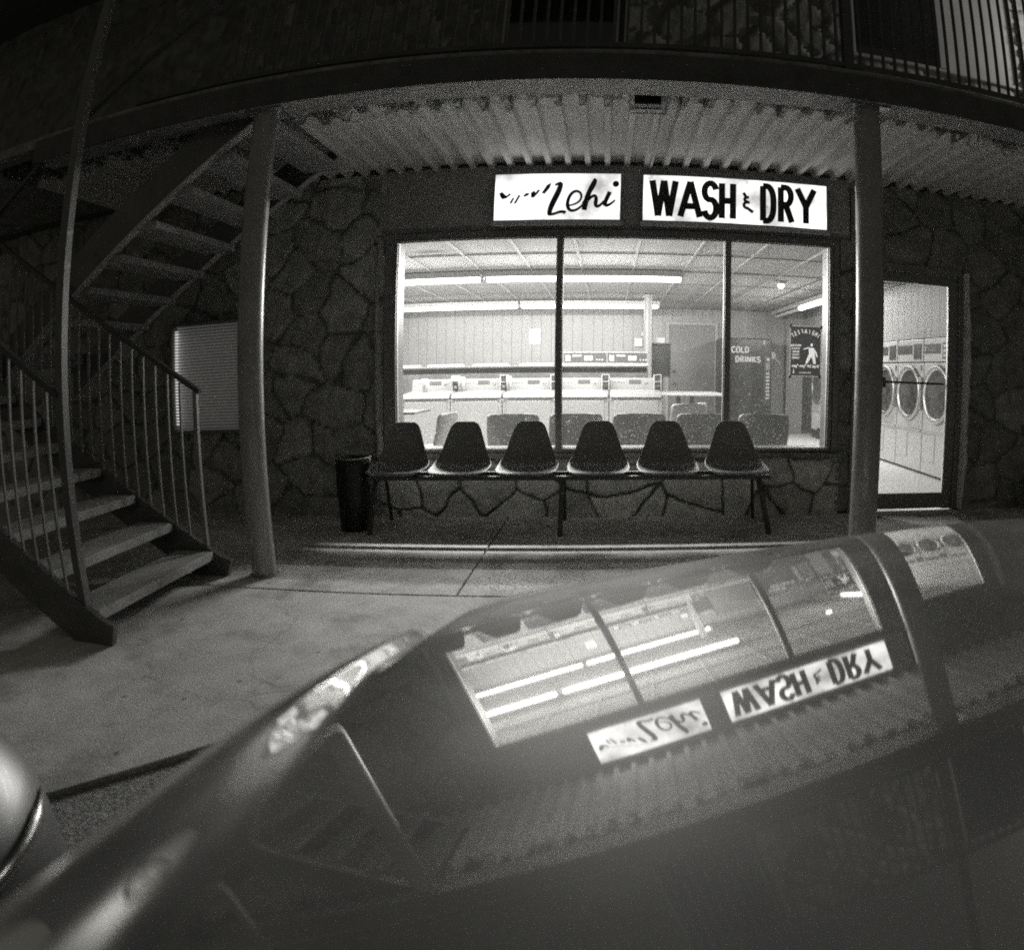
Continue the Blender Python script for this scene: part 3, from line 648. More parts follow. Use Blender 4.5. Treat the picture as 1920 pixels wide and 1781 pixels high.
# h
sp(bez((462, 165), (500, 100), (530, 60), (524, 32)), 12, 16); sp(bez((524, 28), (500, 80), (480, 130), (470, 200)), 16, 26, 26); sp(bez((474, 170), (510, 110), (535, 110), (530, 150)), 12, 20); sp(bez((530, 150), (522, 190), (545, 190), (572, 150)), 22, 12)
# i
sp(bez((600, 100), (590, 130), (572, 160), (578, 175)), 22, 22); sp(bez((578, 172), (590, 182), (615, 160), (628, 145)), 20, 8)
s_ = 1.007 / 655; kk[0] += 1; lt.prism([(-.945 + (631 + 17 * math.cos(a)) * s_, 2.776 - (56 + 17 * math.sin(a)) * .384 / 250) for a in [i * math.pi / 12 for i in range(24)]], 'y', YS - .0003, YS - .003)
# broken remnants of the earlier word
for poly in ([(22, 104), (38, 96), (62, 118), (78, 104), (86, 112), (60, 132), (40, 136), (30, 124)], [(78, 160), (96, 128), (104, 132), (90, 162)], [(100, 164), (126, 114), (136, 118), (114, 160)],
             [(150, 120), (164, 106), (182, 104), (178, 116), (158, 126)], [(190, 104), (208, 92), (214, 104), (228, 86), (238, 92), (222, 112), (206, 130), (192, 130)], [(246, 106), (272, 62), (296, 50), (288, 78), (262, 110)]):
    s = 1.007 / 655; kk[0] += 1
    lt.prism([(-.945 + u * s, 2.776 - v * .384 / 250) for u, v in poly], 'y', YS - .0003, YS - .003)
sp(bez((24, 84), (60, 108), (110, 104), (140, 90)), 1.6); sp(bez((140, 90), (220, 56), (270, 44), (322, 46)), 1.6)
lt.build('sign_lettering', 'letter', s1)

# ---- outdoor bench with six shells
bn = thing('seat_bench', 'row of six dark moulded shell seats on a black metal frame under the window', 'bench', (-.3, 4.9, 0))
MB().box(-1.83, 1.19, 4.83, 4.86, .395, .425).build('front_rail', 'blackmetal', bn, bevel=.003); MB().box(-1.83, 1.19, 5.06, 5.09, .395, .425).build('rear_rail', 'blackmetal', bn, bevel=.003)
for x, dx in ((-1.76, -.05), (-.34, -.02), (1.10, .07)):
    MB().bar((x, 4.84, .40), (x + dx, 4.75, 0), .03, .03).build('leg', 'blackmetal', bn)
    MB().bar((x, 5.08, .40), (x + dx * .9, 5.30, 0), .026, .026).build('leg', 'blackmetal', bn)
    MB().bar((x, 4.85, .39), (x, 5.08, .39), .025, .025).build('cross_bar', 'blackmetal', bn)
def shell(cx, yaw=0, sc_=1.0):
    # s along the centre line: (y, z, half width, side lift dy, dz)
    P = [(4.755, .436, .150, 0, .0), (4.768, .449, .192, 0, .003), (4.80, .452, .212, 0, .010), (4.86, .445, .220, 0, .022), (4.93, .436, .224, 0, .034), (5.00, .434, .224, 0, .044), (5.06, .441, .220, -.010, .046),
         (5.105, .462, .212, -.022, .042), (5.135, .495, .200, -.034, .03), (5.158, .54, .184, -.038, .018), (5.176, .60, .165, -.036, .01), (5.192, .66, .147, -.030, .004), (5.207, .72, .129, -.022, 0), (5.218, .76, .114, -.016, 0), (5.224, .785, .094, -.010, 0), (5.226, .797, .062, -.004, 0)]
    rows = []
    for y, z, hw, dy, dz in P:
        r = []
        for j in range(-8, 9):
            t = j / 8; a = abs(t) ** 2.6
            r.append((cx + t * hw * 1.045, y + dy * a, z + dz * a))
        rows.append(r)
    mb = MB(); mb.grid(rows); return mb
for k in range(6):
    cx = -1.575 + .5035 * k + (-.038, -.05, -.040, -.014, -.002, .008)[k]
    o = shell(cx).build('seat_shell', 'shell', bn, fix=False)
    so = o.modifiers.new('sol', 'SOLIDIFY'); so.thickness = .007; so.offset = 1
    ss = o.modifiers.new('sub', 'SUBSURF'); ss.levels = 1; ss.render_levels = 1

for k in range(6):
    cx = -1.575 + .5035 * k + (-.038, -.05, -.040, -.014, -.002, .008)[k]
    for dx in (-.07, .07): MB().lathe((cx + dx, 4.86, .4465), [(0, .004), (.007, .003), (.009, -.001)], 10).build('seat_bolt', 'chrome', bn)
# ---- trash can
tr = thing('trash_can', 'dark round trash can at the left end of the outdoor bench', 'trash can', (-1.99, 4.95, 0))
MB().lathe((-1.985, 4.95, 0), [(0, .01), (.125, .0), (.13, .02), (.14, .50), (.145, .55), (.125, .55), (.12, .05), (0, .04)], 40).build('can_body', 'trash', tr)
MB().lathe((-1.985, 4.95, .552), [(.127, 0), (.137, .010), (.149, .0), (.137, -.008), (.127, 0)], 40).build('can_rim', 'ring', tr)
# pale bin at the right edge
wb = thing('pale_bin', 'pale rounded bin standing by the stone wall at the right edge', 'bin', (4.0, 5.2, 0))
MB().lathe((4.02, 5.2, 0), [(0, .0), (.13, .0), (.16, .03), (.21, .18), (.235, .30), (.22, .32), (.20, .30), (.15, .05), (0, .04)], 36).build('bin_body', 'white', wb)
MB().lathe((4.02, 5.2, .31), [(.21, 0), (.24, .012), (.245, 0), (.235, -.012)], 36).build('bin_rim', 'offwhite', wb)

# ================================================================== INTERIOR
def fluor(x0, x1, y, label, lit=True, tm='tube'):
    t = thing('fluorescent_light', label, 'ceiling light', ((x0 + x1) / 2, y, cz - .1), 'fluorescent ceiling lights')
    MB().box(x0, x1, y - .13, y + .13, cz - .045, cz - .004).box(x0, x1, y - .138, y - .1305, cz - .078, cz - .004).box(x0, x1, y + .1305, y + .138, cz - .078, cz - .004).build('housing', 'white', t)
    MB().rod((x0 + .04, y, cz - .092), (x1 - .04, y, cz - .092), .034).build('tube', tm if lit else 'offwhite', t)
    for x in (x0 + .012, x1 - .012):
        B(x - .012, x + .012, y - .05, y + .05, cz - .125, cz - .0455).build('tube_holder', 'grey', t)
    return t
fluor(-1.55, .89, 8.31, 'nearer ceiling fluorescent above the table end of the washers'); fluor(-4.02, -1.58, 8.31, 'nearer ceiling fluorescent cut off by the left window edge')
fluor(-1.56, .86, 11.83, 'farther ceiling fluorescent ending at the white column', tm='tuberear'); fluor(-4.02, -1.59, 11.83, 'farther ceiling fluorescent cut off by the left window edge', tm='tuberear')
def fluory(y0, y1, x, label, lit=True, tm='tuberight'):
    t = thing('fluorescent_light', label, 'ceiling light', (x, (y0 + y1) / 2, cz - .1), 'fluorescent ceiling lights')
    MB().box(x - .11, x + .11, y0, y1, cz - .045, cz - .004).box(x - .118, x - .1105, y0, y1, cz - .078, cz - .004).box(x + .1105, x + .118, y0, y1, cz - .078, cz - .004).build('housing', 'white', t)
    MB().rod((x, y0 + .04, cz - .092), (x, y1 - .04, cz - .092), .034).build('tube', tm if lit else 'offwhite', t)
    for y in (y0 + .012, y1 - .012): B(x - .05, x + .05, y - .012, y + .012, cz - .125, cz - .0455).build('tube_holder', 'grey', t)
fluory(8.9, 11.33, 3.26, 'lit ceiling fluorescent running towards the dryers on the right'); fluory(11.37, 13.0, 3.26, 'unlit ceiling fluorescent above the drinks machine corner', False)
t = thing('ceiling_bulb', 'small glowing round ceiling lamp above the drinks machine aisle', 'ceiling light', (2.25, 8.77, cz - .06))
MB().lathe((2.25, 8.77, cz - .062), [(0, -.03), (.03, -.024), (.045, 0), (.04, .025)], 20).build('bulb', 'bulb', t); MB().lathe((2.25, 8.77, cz - .04), [(.045, 0), (.09, .015), (.095, .036), (0, .036)], 24).build('bulb_base', 'white', t)
for x0, x1, y, l in ((-2.05, -1.76, 7.03, 'flat metal vent in the ceiling near the left window pane'), (1.06, 1.34, 7.02, 'flat metal vent in the ceiling behind the second window post'), (1.5, 1.83, 8.25, 'long dark ceiling vent before the round lamp')):
    o = MB().box(x0, x1, y - .02, y - .004, cz - .012, cz - .002).box(x0, x1, y + .004, y + .02, cz - .012, cz - .002).box(x0, x0 + .01, y - .004, y + .004, cz - .012, cz - .002).box(x1 - .01, x1, y - .004, y + .004, cz - .012, cz - .002).build('ceiling_vent', 'grey'); tag(o, l, 'vent')
# washers
WY = 8.48
def washer(x0, label):
    x1 = x0 + .668; t = thing('washing_machine', label, 'washing machine', ((x0 + x1) / 2, WY + .3, 0), 'white washing machines in a row')
    B(x0, x1, WY, WY + .66, .06, .845).build('cabinet', 'white', t, bevel=.012)
    B(x0 + .06, x1 - .06, WY - .006, WY - .0005, .12, .815).build('front_panel', 'white', t, bevel=.004)
    mb = MB(); mb.prism([(WY - .012, .852), (WY + .03, .915), (WY + .50, .948), (WY + .50, .852)], 'x', x0 + .006, x1 - .006); mb.build('lid', 'dimwhite', t, bevel=.014)
    mb = MB(); mb.prism([(WY + .505, .85), (WY + .52, .95), (WY + .56, 1.09), (WY + .66, 1.10), (WY + .66, .85)], 'x', x0 + .004, x1 - .03)
    c = mb.build('console', 'dimwhite', t, bevel=.01)
    mb = MB(); mb.prism([(WY + .536, 1.022), (WY + .550, 1.072), (WY + .556, 1.072), (WY + .542, 1.022)], 'x', x0 + .26, x0 + .42); mb.build('display', 'dark', c)
    mb = MB(); mb.prism([(WY + .541, 1.045), (WY + .5466, 1.065), (WY + .5526, 1.065), (WY + .547, 1.045)], 'x', x0 + .06, x0 + .2)
    mb.build('control_label', 'grey', c)
    for j in range(3): MB().prism([(WY + .531, 1.005 + j * .02), (WY + .5325, 1.011 + j * .02), (WY + .5385, 1.011 + j * .02), (WY + .537, 1.005 + j * .02)], 'x', x0 + .46, x0 + .5).build('button', 'grey', c)
    return t
W0 = -2.70
names = ['washing machine cut off by the left window edge', 'second washing machine from the left window edge with a white cup on its corner', 'washing machine just left of the first window post', 'washing machine just right of the first window post', 'washing machine beside the folding table at the right end of the row']
w0 = washer(W0, names[0]); wsh = [w0] + [dup(w0, (.676 * k, 0, 0), names[k]) for k in range(1, 5)]
def coinbox(x, label):
    t = thing('coin_box', label, 'coin box', (x, WY + .45, .95), 'coin boxes between the washing machines')
    y0, y1 = WY + .40, WY + .52
    mb = MB(); mb.box(x - .05, x - .04, y0, y1, .94, 1.145); mb.box(x + .04, x + .05, y0, y1, .94, 1.145); mb.box(x - .04, x + .04, y0, y1, 1.135, 1.145); mb.box(x - .04, x + .04, y0, y1, 1.045, 1.055); mb.box(x - .04, x + .04, y1 - .01, y1, .94, 1.135)
    mb.build('coin_box_case', 'white', t, bevel=.002)
    B(x - .04, x + .04, y0 + .006, y1 - .011, .942, 1.044).build('coin_slide', 'dark', t); B(x - .018, x + .02, y0 - .012, y0 + .005, .975, 1.01).build('coin_slot', 'chrome', t)
    B(x - .04, x + .04, y0 + .05, y1 - .011, 1.056, 1.134).build('coin_window', 'grey', t)
    return t
cb = coinbox(-1.392, 'coin box between the second and third washing machine from the left')
coin_l = ['coin box left of the first window post on the third washing machine', 'coin box on the washing machine right of the first window post', 'coin box on the last washing machine beside the folding table']
for k, l in enumerate(coin_l): dup(cb, (.672 * (k + 1) + (0, .0, .012)[k], 0, 0), l)
dup(cb, (-.655, 0, 0), 'coin box right of the machine cut off by the window edge')
def cup(x, r, h, label, y=WY + .36):
    z0 = .94; o = MB().lathe((x, y, z0), [(0, 0), (r * .8, 0), (r, h * .9), (r, h), (r * .9, h), (r * .75, .01), (0, .008)], 20).build('plastic_cup', 'offwhite'); tag(o, label, 'cup')
cup(-2.46, .045, .17, 'tall white cup on the washing machine at the left window edge'); cup(-1.955, .05, .185, 'large white cup beside the second coin box'); cup(-1.315, .036, .185, 'narrow white cup beside the third coin box')
bx = B(-2.10, -2.005, WY + .37, WY + .50, 1.065, 1.13).build('white_box', 'offwhite', bevel=.006); tag(bx, 'small white box behind the large white cup', 'box')
# partition counter
pc = thing('partition_counter', 'wood grain partition with a dark top edge behind the washing machines', 'counter', (-1.8, 9.3, 0))
B(-4.3, .515, 9.30, 9.36, .1, 1.235).build('wood_panel', 'wood', pc); B(-4.32, .53, 9.24, 9.50, 1.2355, 1.262).build('counter_top', 'dark', pc, bevel=.004)
# second row of machines behind
def rear(x0, x1, label, panel):
    t = thing('panel_washer' if panel else 'low_washer', label, 'washing machine', ((x0 + x1) / 2, 9.9, 0), 'machines behind the wooden partition')
    B(x0, x1, 9.53, 10.15, .05, 1.27 if not panel else 1.30).build('cabinet', 'white', t, bevel=.012)
    if panel:
        c = B(x0 + .01, x1 - .01, 9.78, 9.86, 1.301, 1.452).build('control_panel', 'dark', t, bevel=.006)
        B(x0 + .03, x0 + .10, 9.772, 9.779, 1.33, 1.42).build('white_label', 'lit', c); B(x0 + .13, x0 + .26, 9.772, 9.779, 1.395, 1.425).build('white_label', 'lit', c)
        B(x0 + .30, x0 + .42, 9.772, 9.779, 1.34, 1.41).build('control_label', 'grey', c); [MB().lathe((x0 + .48 + .04 * j, 9.776, 1.35), [(0, -.004), (.014, -.003), (.014, .004)], 12, 'y').build('knob', 'grey', c) for j in range(3)]
        B(x0, x1, 9.77, 9.87, 1.4525, 1.466).build('panel_cap', 'white', t, bevel=.003)
    else: MB().prism([(9.60, 1.272), (9.62, 1.30), (10.0, 1.31), (10.05, 1.272)], 'x', x0 + .08, x1 - .1).build('machine_lid', 'white', t, bevel=.008)
    return t
rear(-.66, -.04, 'tall machine with dark control panel right of the first window post', True); rear(-.03, .55, 'tall machine with dark control panel next to the white column', True)
for k, x in enumerate((-3.4, -2.72, -2.04, -1.36)):
    rear(x, x + .66, ['low white machine top behind the partition at the left window edge', 'low white machine top behind the second washing machine', 'low white machine top behind the third coin box', 'low white machine top left of the first window post'][k], False)
# column, soap dispenser, thermostat, paper
t = thing('white_column', 'round white column between floor and ceiling behind the washing machines', 'column', (.615, 10.86, 0))
MB().cyl((.615, 10.86, 0), (.615, 10.86, cz), .068, n=28).build('column_shaft', 'rearwhite', t); MB().lathe((.615, 10.86, cz - .03), [(.07, -.01), (.085, 0), (.085, .03)], 28).build('column_collar', 'rearwhite', t)
t = thing('soap_dispenser', 'dark soap vending cabinet on a stand beside the white column', 'dispenser', (.80, 11.0, 0))
c = B(.655, .99, 10.95, 11.25, 1.10, 1.63).build('dispenser_body', 'vend', t, bevel=.01); B(.62, 1.0, 10.90, 11.27, 1.631, 1.65).build('dispenser_top', 'dark', t)
B(.74, .88, 11.0, 11.15, .03, 1.099).build('stand', 'dark', t, bevel=.004); B(.68, .94, 10.95, 11.25, .0, .029).build('stand_base', 'dark', t)
bx = B(.70, .90, 11.0, 11.2, 1.6505, 1.74).build('paper_box', 'white', bevel=.006); tag(bx, 'white box lying on top of the dark soap cabinet', 'box')
o = B(.485, .63, 13.10, 13.158, 1.68, 1.83).build('wall_thermostat', 'offwhite', bevel=.006); tag(o, 'pale thermostat box on the panelled wall left of the white column', 'thermostat')
o = B(.615, .66, 13.13, 13.158, 1.88, 1.96).build('light_switch', 'grey', bevel=.003); tag(o, 'small grey switch just above the thermostat', 'switch')
o = B(-1.56, -1.34, 13.148, 13.158, 1.725, 2.015).build('paper_notice', 'paper'); tag(o, 'white paper notice pinned on the panelled wall above the washers', 'notice')
mb = MB()
for k, (a, b) in enumerate(((.05, .15), (.06, .14), (.04, .17), (.03, .18), (.06, .16))): mb.box(-1.56 + a, -1.56 + b, 13.145, 13.1478, 1.965 - .045 * k, 1.972 - .045 * k)
mb.build('printed_line', 'grey', o)
# folding table
t = thing('folding_table', 'white topped folding table at the end of the washer row', 'table', (1.25, 9.9, 0))
B(.72, 1.63, 9.45, 10.5, .845, .885).build('table_top', 'white', t, bevel=.012)
for x in (1.02, 1.22): B(x - .03, x + .03, 9.9, 9.96, 0, .844).build('leg', 'blackmetal', t, bevel=.004)
B(.95, 1.29, 9.6, 10.3, 0, .03).build('table_foot', 'blackmetal', t)
# left side table corner
t = thing('side_table', 'small dark edged table cut off by the left window edge', 'table', (-2.7, 7.6, 0))
B(-3.3, -2.13, 7.2, 7.9, .735, .762).build('table_top', 'wood', t, bevel=.004); B(-2.7, -2.66, 7.5, 7.54, 0, .734).build('leg', 'blackmetal', t)
# moulded chairs inside, seen from behind
def inchair(cx, cy, ang, label, grp='moulded chairs inside the window'):
    t = thing('plastic_chair', label, 'chair', (cx, cy, 0), grp); ca, sa = math.cos(ang), math.sin(ang)
    def T(x, y, z): return (cx + x * ca - y * sa, cy + x * sa + y * ca, z)
    P = [(.40, .42, .19, 0), (.38, .435, .22, .0), (.25, .43, .235, .02), (.1, .42, .24, .03), (.02, .44, .245, .03), (-.03, .50, .25, .015), (-.055, .60, .253, 0), (-.07, .70, .25, 0), (-.08, .76, .245, 0), (-.084, .785, .225, 0), (-.085, .793, .17, 0)]
    rows = []
    for y, z, hw, lift_ in P:
        r = []
        for j in range(-8, 9):
            q = j / 8; a = abs(q) ** 3; r.append(T(q * hw, y + (.045 * a if z > .45 else 0), z + lift_ * a))
        rows.append(r)
    o = MB().grid(rows).build('seat_shell', 'inchair', t, fix=False); s_ = o.modifiers.new('s', 'SOLIDIFY'); s_.thickness = .012
    for x, y in ((-.19, .02), (.19, .02), (-.19, .36), (.19, .36)):
        MB().cyl(T(x * .9, y, .42), T(x * 1.1, y + (-.04 if y < .1 else .03), 0), .011, n=10).build('leg', 'chrome', t)
    return t
labs = ['moulded chair back left of the first window post', 'moulded chair back behind the first window post', 'moulded chair back in the middle pane beside the post', 'moulded chair back at the right of the middle pane', 'moulded chair back before the drinks machine']
for k, l in enumerate(labs): inchair(-.895 + .588 * k, 6.28, 0, l)
inchair(-1.62, 6.55, R_(80), 'moulded chair turned sideways at the left of the window')
inchair(.98, 8.35, R_(20), 'dark moulded chair in front of the folding table')
o = MB().box(1.09, 1.19, 8.22, 8.27, .79, .805).build('white_cloth', 'paper', bevel=.004); tag(o, 'crumpled white scrap on the back of the chair by the folding table', 'cloth')
# drinks machine
vm = thing('drinks_machine', 'tall dark vending machine reading COLD DRINKS at the back wall', 'vending machine', (2.5, 12.6, 0))
B(2.05, 2.985, 12.25, 12.98, .04, 1.83).build('machine_body', 'vend', vm, bevel=.02)
B(2.03, 3.0, 12.24, 13.0, 0, .039).build('machine_plinth', 'dark', vm)
def pv(u, v, d): return (u, 12.247 - d, v)
mb = MB(); word(mb, 'COLD', pv, 2.225, 2.545, 1.565, 1.665, .030, .2); mb.build('lettering', 'lit', vm)
mb = MB(); word(mb, 'DRINKS', pv, 2.30, 2.765, 1.39, 1.49, .030, .2); mb.build('lettering', 'lit', vm)
B(2.84, 2.955, 12.238, 12.2485, .58, 1.50).build('selection_panel', 'dark', vm)
for k in range(8): B(2.875, 2.94, 12.228, 12.2375, 1.165 - k * .065, 1.200 - k * .065).build('button', 'lit', vm)
B(2.865, 2.945, 12.228, 12.2375, 1.25, 1.38).build('coin_panel', 'chrome', vm); B(2.885, 2.935, 12.228, 12.2375, 1.42, 1.47).build('price_display', 'lit', vm); B(2.82, 2.85, 12.238, 12.2485, 1.72, 1.79).build('lock_plate', 'lit', vm)
# wall disc by the drinks machine
t = thing('wall_fan', 'small round pale disc with a handle on the wall right of the drinks machine', 'disc', (3.12, 12.9, 1.5))
MB().lathe((3.10, 12.7, 1.535), [(0, -.02), (.07, -.018), (.075, 0), (.07, .02), (0, .022)], 28, 'y').build('disc', 'offwhite', t); MB().bar((3.15, 12.72, 1.49), (3.28, 12.74, 1.37), .02, .012).build('handle', 'offwhite', t)
# dryers
def dryer(y1, label, kick):
    # front face at x=3.8 ; unit spans y0..y1
    y0 = y1 - .772; X = 3.80
    t = thing('tumble_dryer', label, 'dryer', (X + .4, (y0 + y1) / 2, 0), 'tumble dryers along the right wall')
    B(X, X + .8, y0, y1, .03 if not kick else .21, 1.375).build('cabinet', 'white', t, bevel=.008)
    if kick: B(X + .03, X + .75, y0, y1, .02, .209).build('kick_plate', 'dark', t)
    else: B(X + .03, X + .75, y0, y1, .0, .029).build('kick_plate', 'dark', t)
    c = B(X - .012, X + .6, y0 + .003, y1 - .003, 1.385, 1.672).build('console', 'white', t, bevel=.012)
    lb = B(X - .018, X - .0125, y1 - .45, y1 - .02, 1.485, 1.60).build('name_plate', 'dark', c)
    def px(u, v, d): return (X - .0185 - d, y1 - .02 - u, v)
    mb = MB(); mb.box(X - .0215, X - .0185, y1 - .09, y1 - .035, 1.515, 1.575)
    u = .10
    for ch, wdt in (('W', .07), ('A', .05), ('S', .04), ('C', .04), ('O', .045)):
        word(mb, ch, px, u, u + wdt * .9, 1.515, 1.515 + (.055 if ch == 'W' else .042), .009); u += wdt
    mb.build('plate_lettering', 'lit', lb)
    cs = B(X - .02, X - .0125, y0 + .05, y0 + .26, 1.42, 1.61).build('coin_panel', 'dark', c)
    mb = MB()
    for j in range(3): mb.box(X - .024, X - .0205, y0 + .16, y0 + .23, 1.44 + j * .055, 1.475 + j * .055)
    mb.box(X - .024, X - .0205, y0 + .08, y0 + .12, 1.46, 1.56)
    mb.build('coin_slot', 'ring', cs)
    yc = (y0 + y1) / 2; zc = .995
    d = MB().lathe((X, yc, zc), [(.355, 0), (.352, -.03), (.335, -.045), (.30, -.040), (.285, -.02)], 56, 'x').build('door_ring', 'ring', t)
    MB().lathe((X, yc, zc), [(.286, -.024), (.22, -.016), (.12, -.010), (0, -.008)], 48, 'x').build('door_glass', 'porthole', d)
    B(X - .035, X - .001, y0 + .01, y0 + .10, zc - .2, zc + .2).build('door_hinge', 'ring', d, bevel=.006)
    B(X - .014, X - .0005, y0 + .02, y1 - .02, .52, .55).build('trim_strip', 'grey', t)
    B(X - .006, X - .0005, y1 - .36, y1 - .02, .17, .505).build('service_panel', 'white', t, bevel=.002)
    B(X - .016, X - .001, y0 + .05, y0 + .11, 1.28, 1.345).build('latch_block', 'grey', t, bevel=.004)
    return t
dl = ['tumble dryer nearest the shop door hinge side', 'tumble dryer in the middle of the glass door', 'tumble dryer partly hidden by the pillar', 'tumble dryer hidden behind the pillar', 'tumble dryer behind the pillar and the window end', 'third tumble dryer from the far corner', 'second tumble dryer from the far corner below the poster', 'tumble dryer in the far corner below the poster']
d0 = dryer(7.60, dl[0], False)
for k in (1, 2, 3): dup(d0, (0, .785 * k, 0), dl[k])
d1 = dryer(7.60 + .785 * 4, dl[4], True)
for k in (1, 2): dup(d1, (0, .785 * k, 0), dl[4 + k])
dup(d0, (0, -.785, 0), 'tumble dryer hidden by the right edge of the shop door')
o = MB().prism([(3.10, 9.7), (3.30, 9.75), (3.32, 9.83), (3.12, 9.81)], 'z', .002, .03).build('door_wedge', 'dark'); tag(o, 'black wedge lying on the pale floor below the poster', 'wedge')
# poster taped in the window, seen from behind
ps = thing('window_poster', 'dark festival poster taped inside the right window pane, seen mirrored from behind', 'poster', (1.61, 5.47, 1.16))
MB().box(1.484, 1.4915, 5.462, 5.4645, 1.157, 1.583).box(1.7525, 1.760, 5.462, 5.4645, 1.157, 1.583).box(1.4915, 1.7525, 5.462, 5.4645, 1.5755, 1.583).box(1.4915, 1.7525, 5.462, 5.4645, 1.157, 1.1645).build('paper_border', 'posterborder', ps)
for x, z in ((1.489, 1.58), (1.757, 1.575), (1.489, 1.155), (1.745, 1.158)): MB().prism([(x - .014, z - .008), (x + .002, z - .018), (x + .014, z + .008), (x - .002, z + .018)], 'y', 5.4605, 5.4615).build('tape', 'paper', ps)
def pm(u, v, d): return (1.752 - u, 5.4615 - d * .3, v)    # mirrored writing: u runs right to left
polys = []      # printed shapes on the sheet, as 2D polygons (x, z)
class Cap:
    def add(self, P, F): polys.extend([[(P[i][0], P[i][2]) for i in f] for f in F[:] if len(f) >= 3])
mb = Cap(); txt = 'INDIAFEST'; n = len(txt)
for i, ch in enumerate(txt):
    a = R_(150 - 120 * i / (n - 1)); cu, cv, rr = .13, 1.40, .118
    u = cu + rr * math.cos(a) * 1.0; v = cv + .085 + rr * math.sin(a) * .55 - .03; rot = (a - math.pi / 2) * .6
    w_, stt = GL[ch]; h_ = .034
    for path in stt:
        pts = []
        for px_, py_ in path:
            lx, ly = (px_ - w_ / 2) * h_ * .75, py_ * h_; pts.append((u + lx * math.cos(rot) - ly * math.sin(rot), v + lx * math.sin(rot) + ly * math.cos(rot)))
        ribbon(mb, pts, .005, pm, 0, .0006)
def ptext(body, x, z, size, bold=.0):
    cu = bpy.data.curves.new('print', 'FONT'); cu.body = body; cu.size = size; cu.offset = bold; cu.align_x = 'CENTER'
    tmp = bpy.data.objects.new('tmp', cu); COL.objects.link(tmp); bpy.context.view_layer.update()
    me = bpy.data.meshes.new_from_object(tmp.evaluated_get(bpy.context.evaluated_depsgraph_get())); bpy.data.objects.remove(tmp)
    for f in me.polygons: polys.append([(x - me.vertices[i].co.x, z + me.vertices[i].co.y) for i in f.vertices])
    bpy.data.meshes.remove(me)
ptext('Sept 24 3pm-9pm', 1.622, 1.236, .033, .0012)
for k, l in enumerate(('PERFORM', 'DANCE', 'MUSIC', 'FOOD', 'GAMES')): ptext(l, 1.535, 1.41 - .026 * k, .021, .0006)
ptext('FREE ADMISSION', 1.62, 1.185, .014, .0003)
def flat(poly): polys.append([(1.492 + u / 340 * .26, 1.575 - v / 545 * .41) for u, v in poly])
for poly in ([(225, 190), (238, 182), (250, 192), (250, 212), (238, 222), (226, 210)], [(205, 232), (265, 232), (272, 300), (210, 300)], [(210, 236), (150, 255), (142, 248), (205, 222)],
             [(262, 232), (300, 290), (308, 335), (298, 336), (280, 295), (252, 250)], [(208, 298), (274, 298), (290, 410), (262, 412), (240, 330), (190, 408), (168, 405)], [(30, 520), (36, 462), (44, 520)]): flat(poly)
nu, nv = 174, 274; U, V = np.meshgrid(np.linspace(1.492, 1.752, nu), np.linspace(1.165, 1.575, nv)); ink = np.zeros(U.shape, bool)
for pg in polys:
    pa = np.array(pg); x0, z0 = pa.min(0) - .0015; x1, z1 = pa.max(0) + .0015; i0, i1 = np.searchsorted(U[0], [x0, x1]); j0, j1 = np.searchsorted(V[:, 0], [z0, z1])
    if i1 <= i0 or j1 <= j0: continue
    uu, vv = U[j0:j1, i0:i1], V[j0:j1, i0:i1]; ins = np.zeros(uu.shape, bool); q = len(pa)
    for i in range(q):
        xa, za = pa[i]; xb, zb2 = pa[(i + 1) % q]
        if za == zb2: continue
        ins ^= ((za > vv) != (zb2 > vv)) & (uu < (xb - xa) * (vv - za) / (zb2 - za) + xa)
    ink[j0:j1, i0:i1] |= ins
me = bpy.data.meshes.new('poster_sheet'); me.from_pydata([(float(a), 5.463, float(b)) for a, b in zip(U.ravel(), V.ravel())], [], [(j * nu + i, j * nu + i + 1, (j + 1) * nu + i + 1, (j + 1) * nu + i) for j in range(nv - 1) for i in range(nu - 1)])
ca = me.color_attributes.new('print', 'FLOAT_COLOR', 'POINT'); arr = np.ones((nu * nv, 4), 'f'); arr[:, :3] = np.where(ink.ravel(), .42, .030)[:, None]; ca.data.foreach_set('color', arr.ravel())
nt = MT['poster'].node_tree; at = nt.nodes.new('ShaderNodeAttribute'); at.attribute_name = 'print'
for nd in nt.nodes:
    if nd.type in ('BSDF_TRANSLUCENT', 'BSDF_DIFFUSE'): nt.links.new(at.outputs['Color'], nd.inputs[0])
me.materials.append(MT['poster']); o = bpy.data.objects.new('poster_sheet', me); COL.objects.link(o); o.parent = ps; o.location = -Vector(ps['_b'])

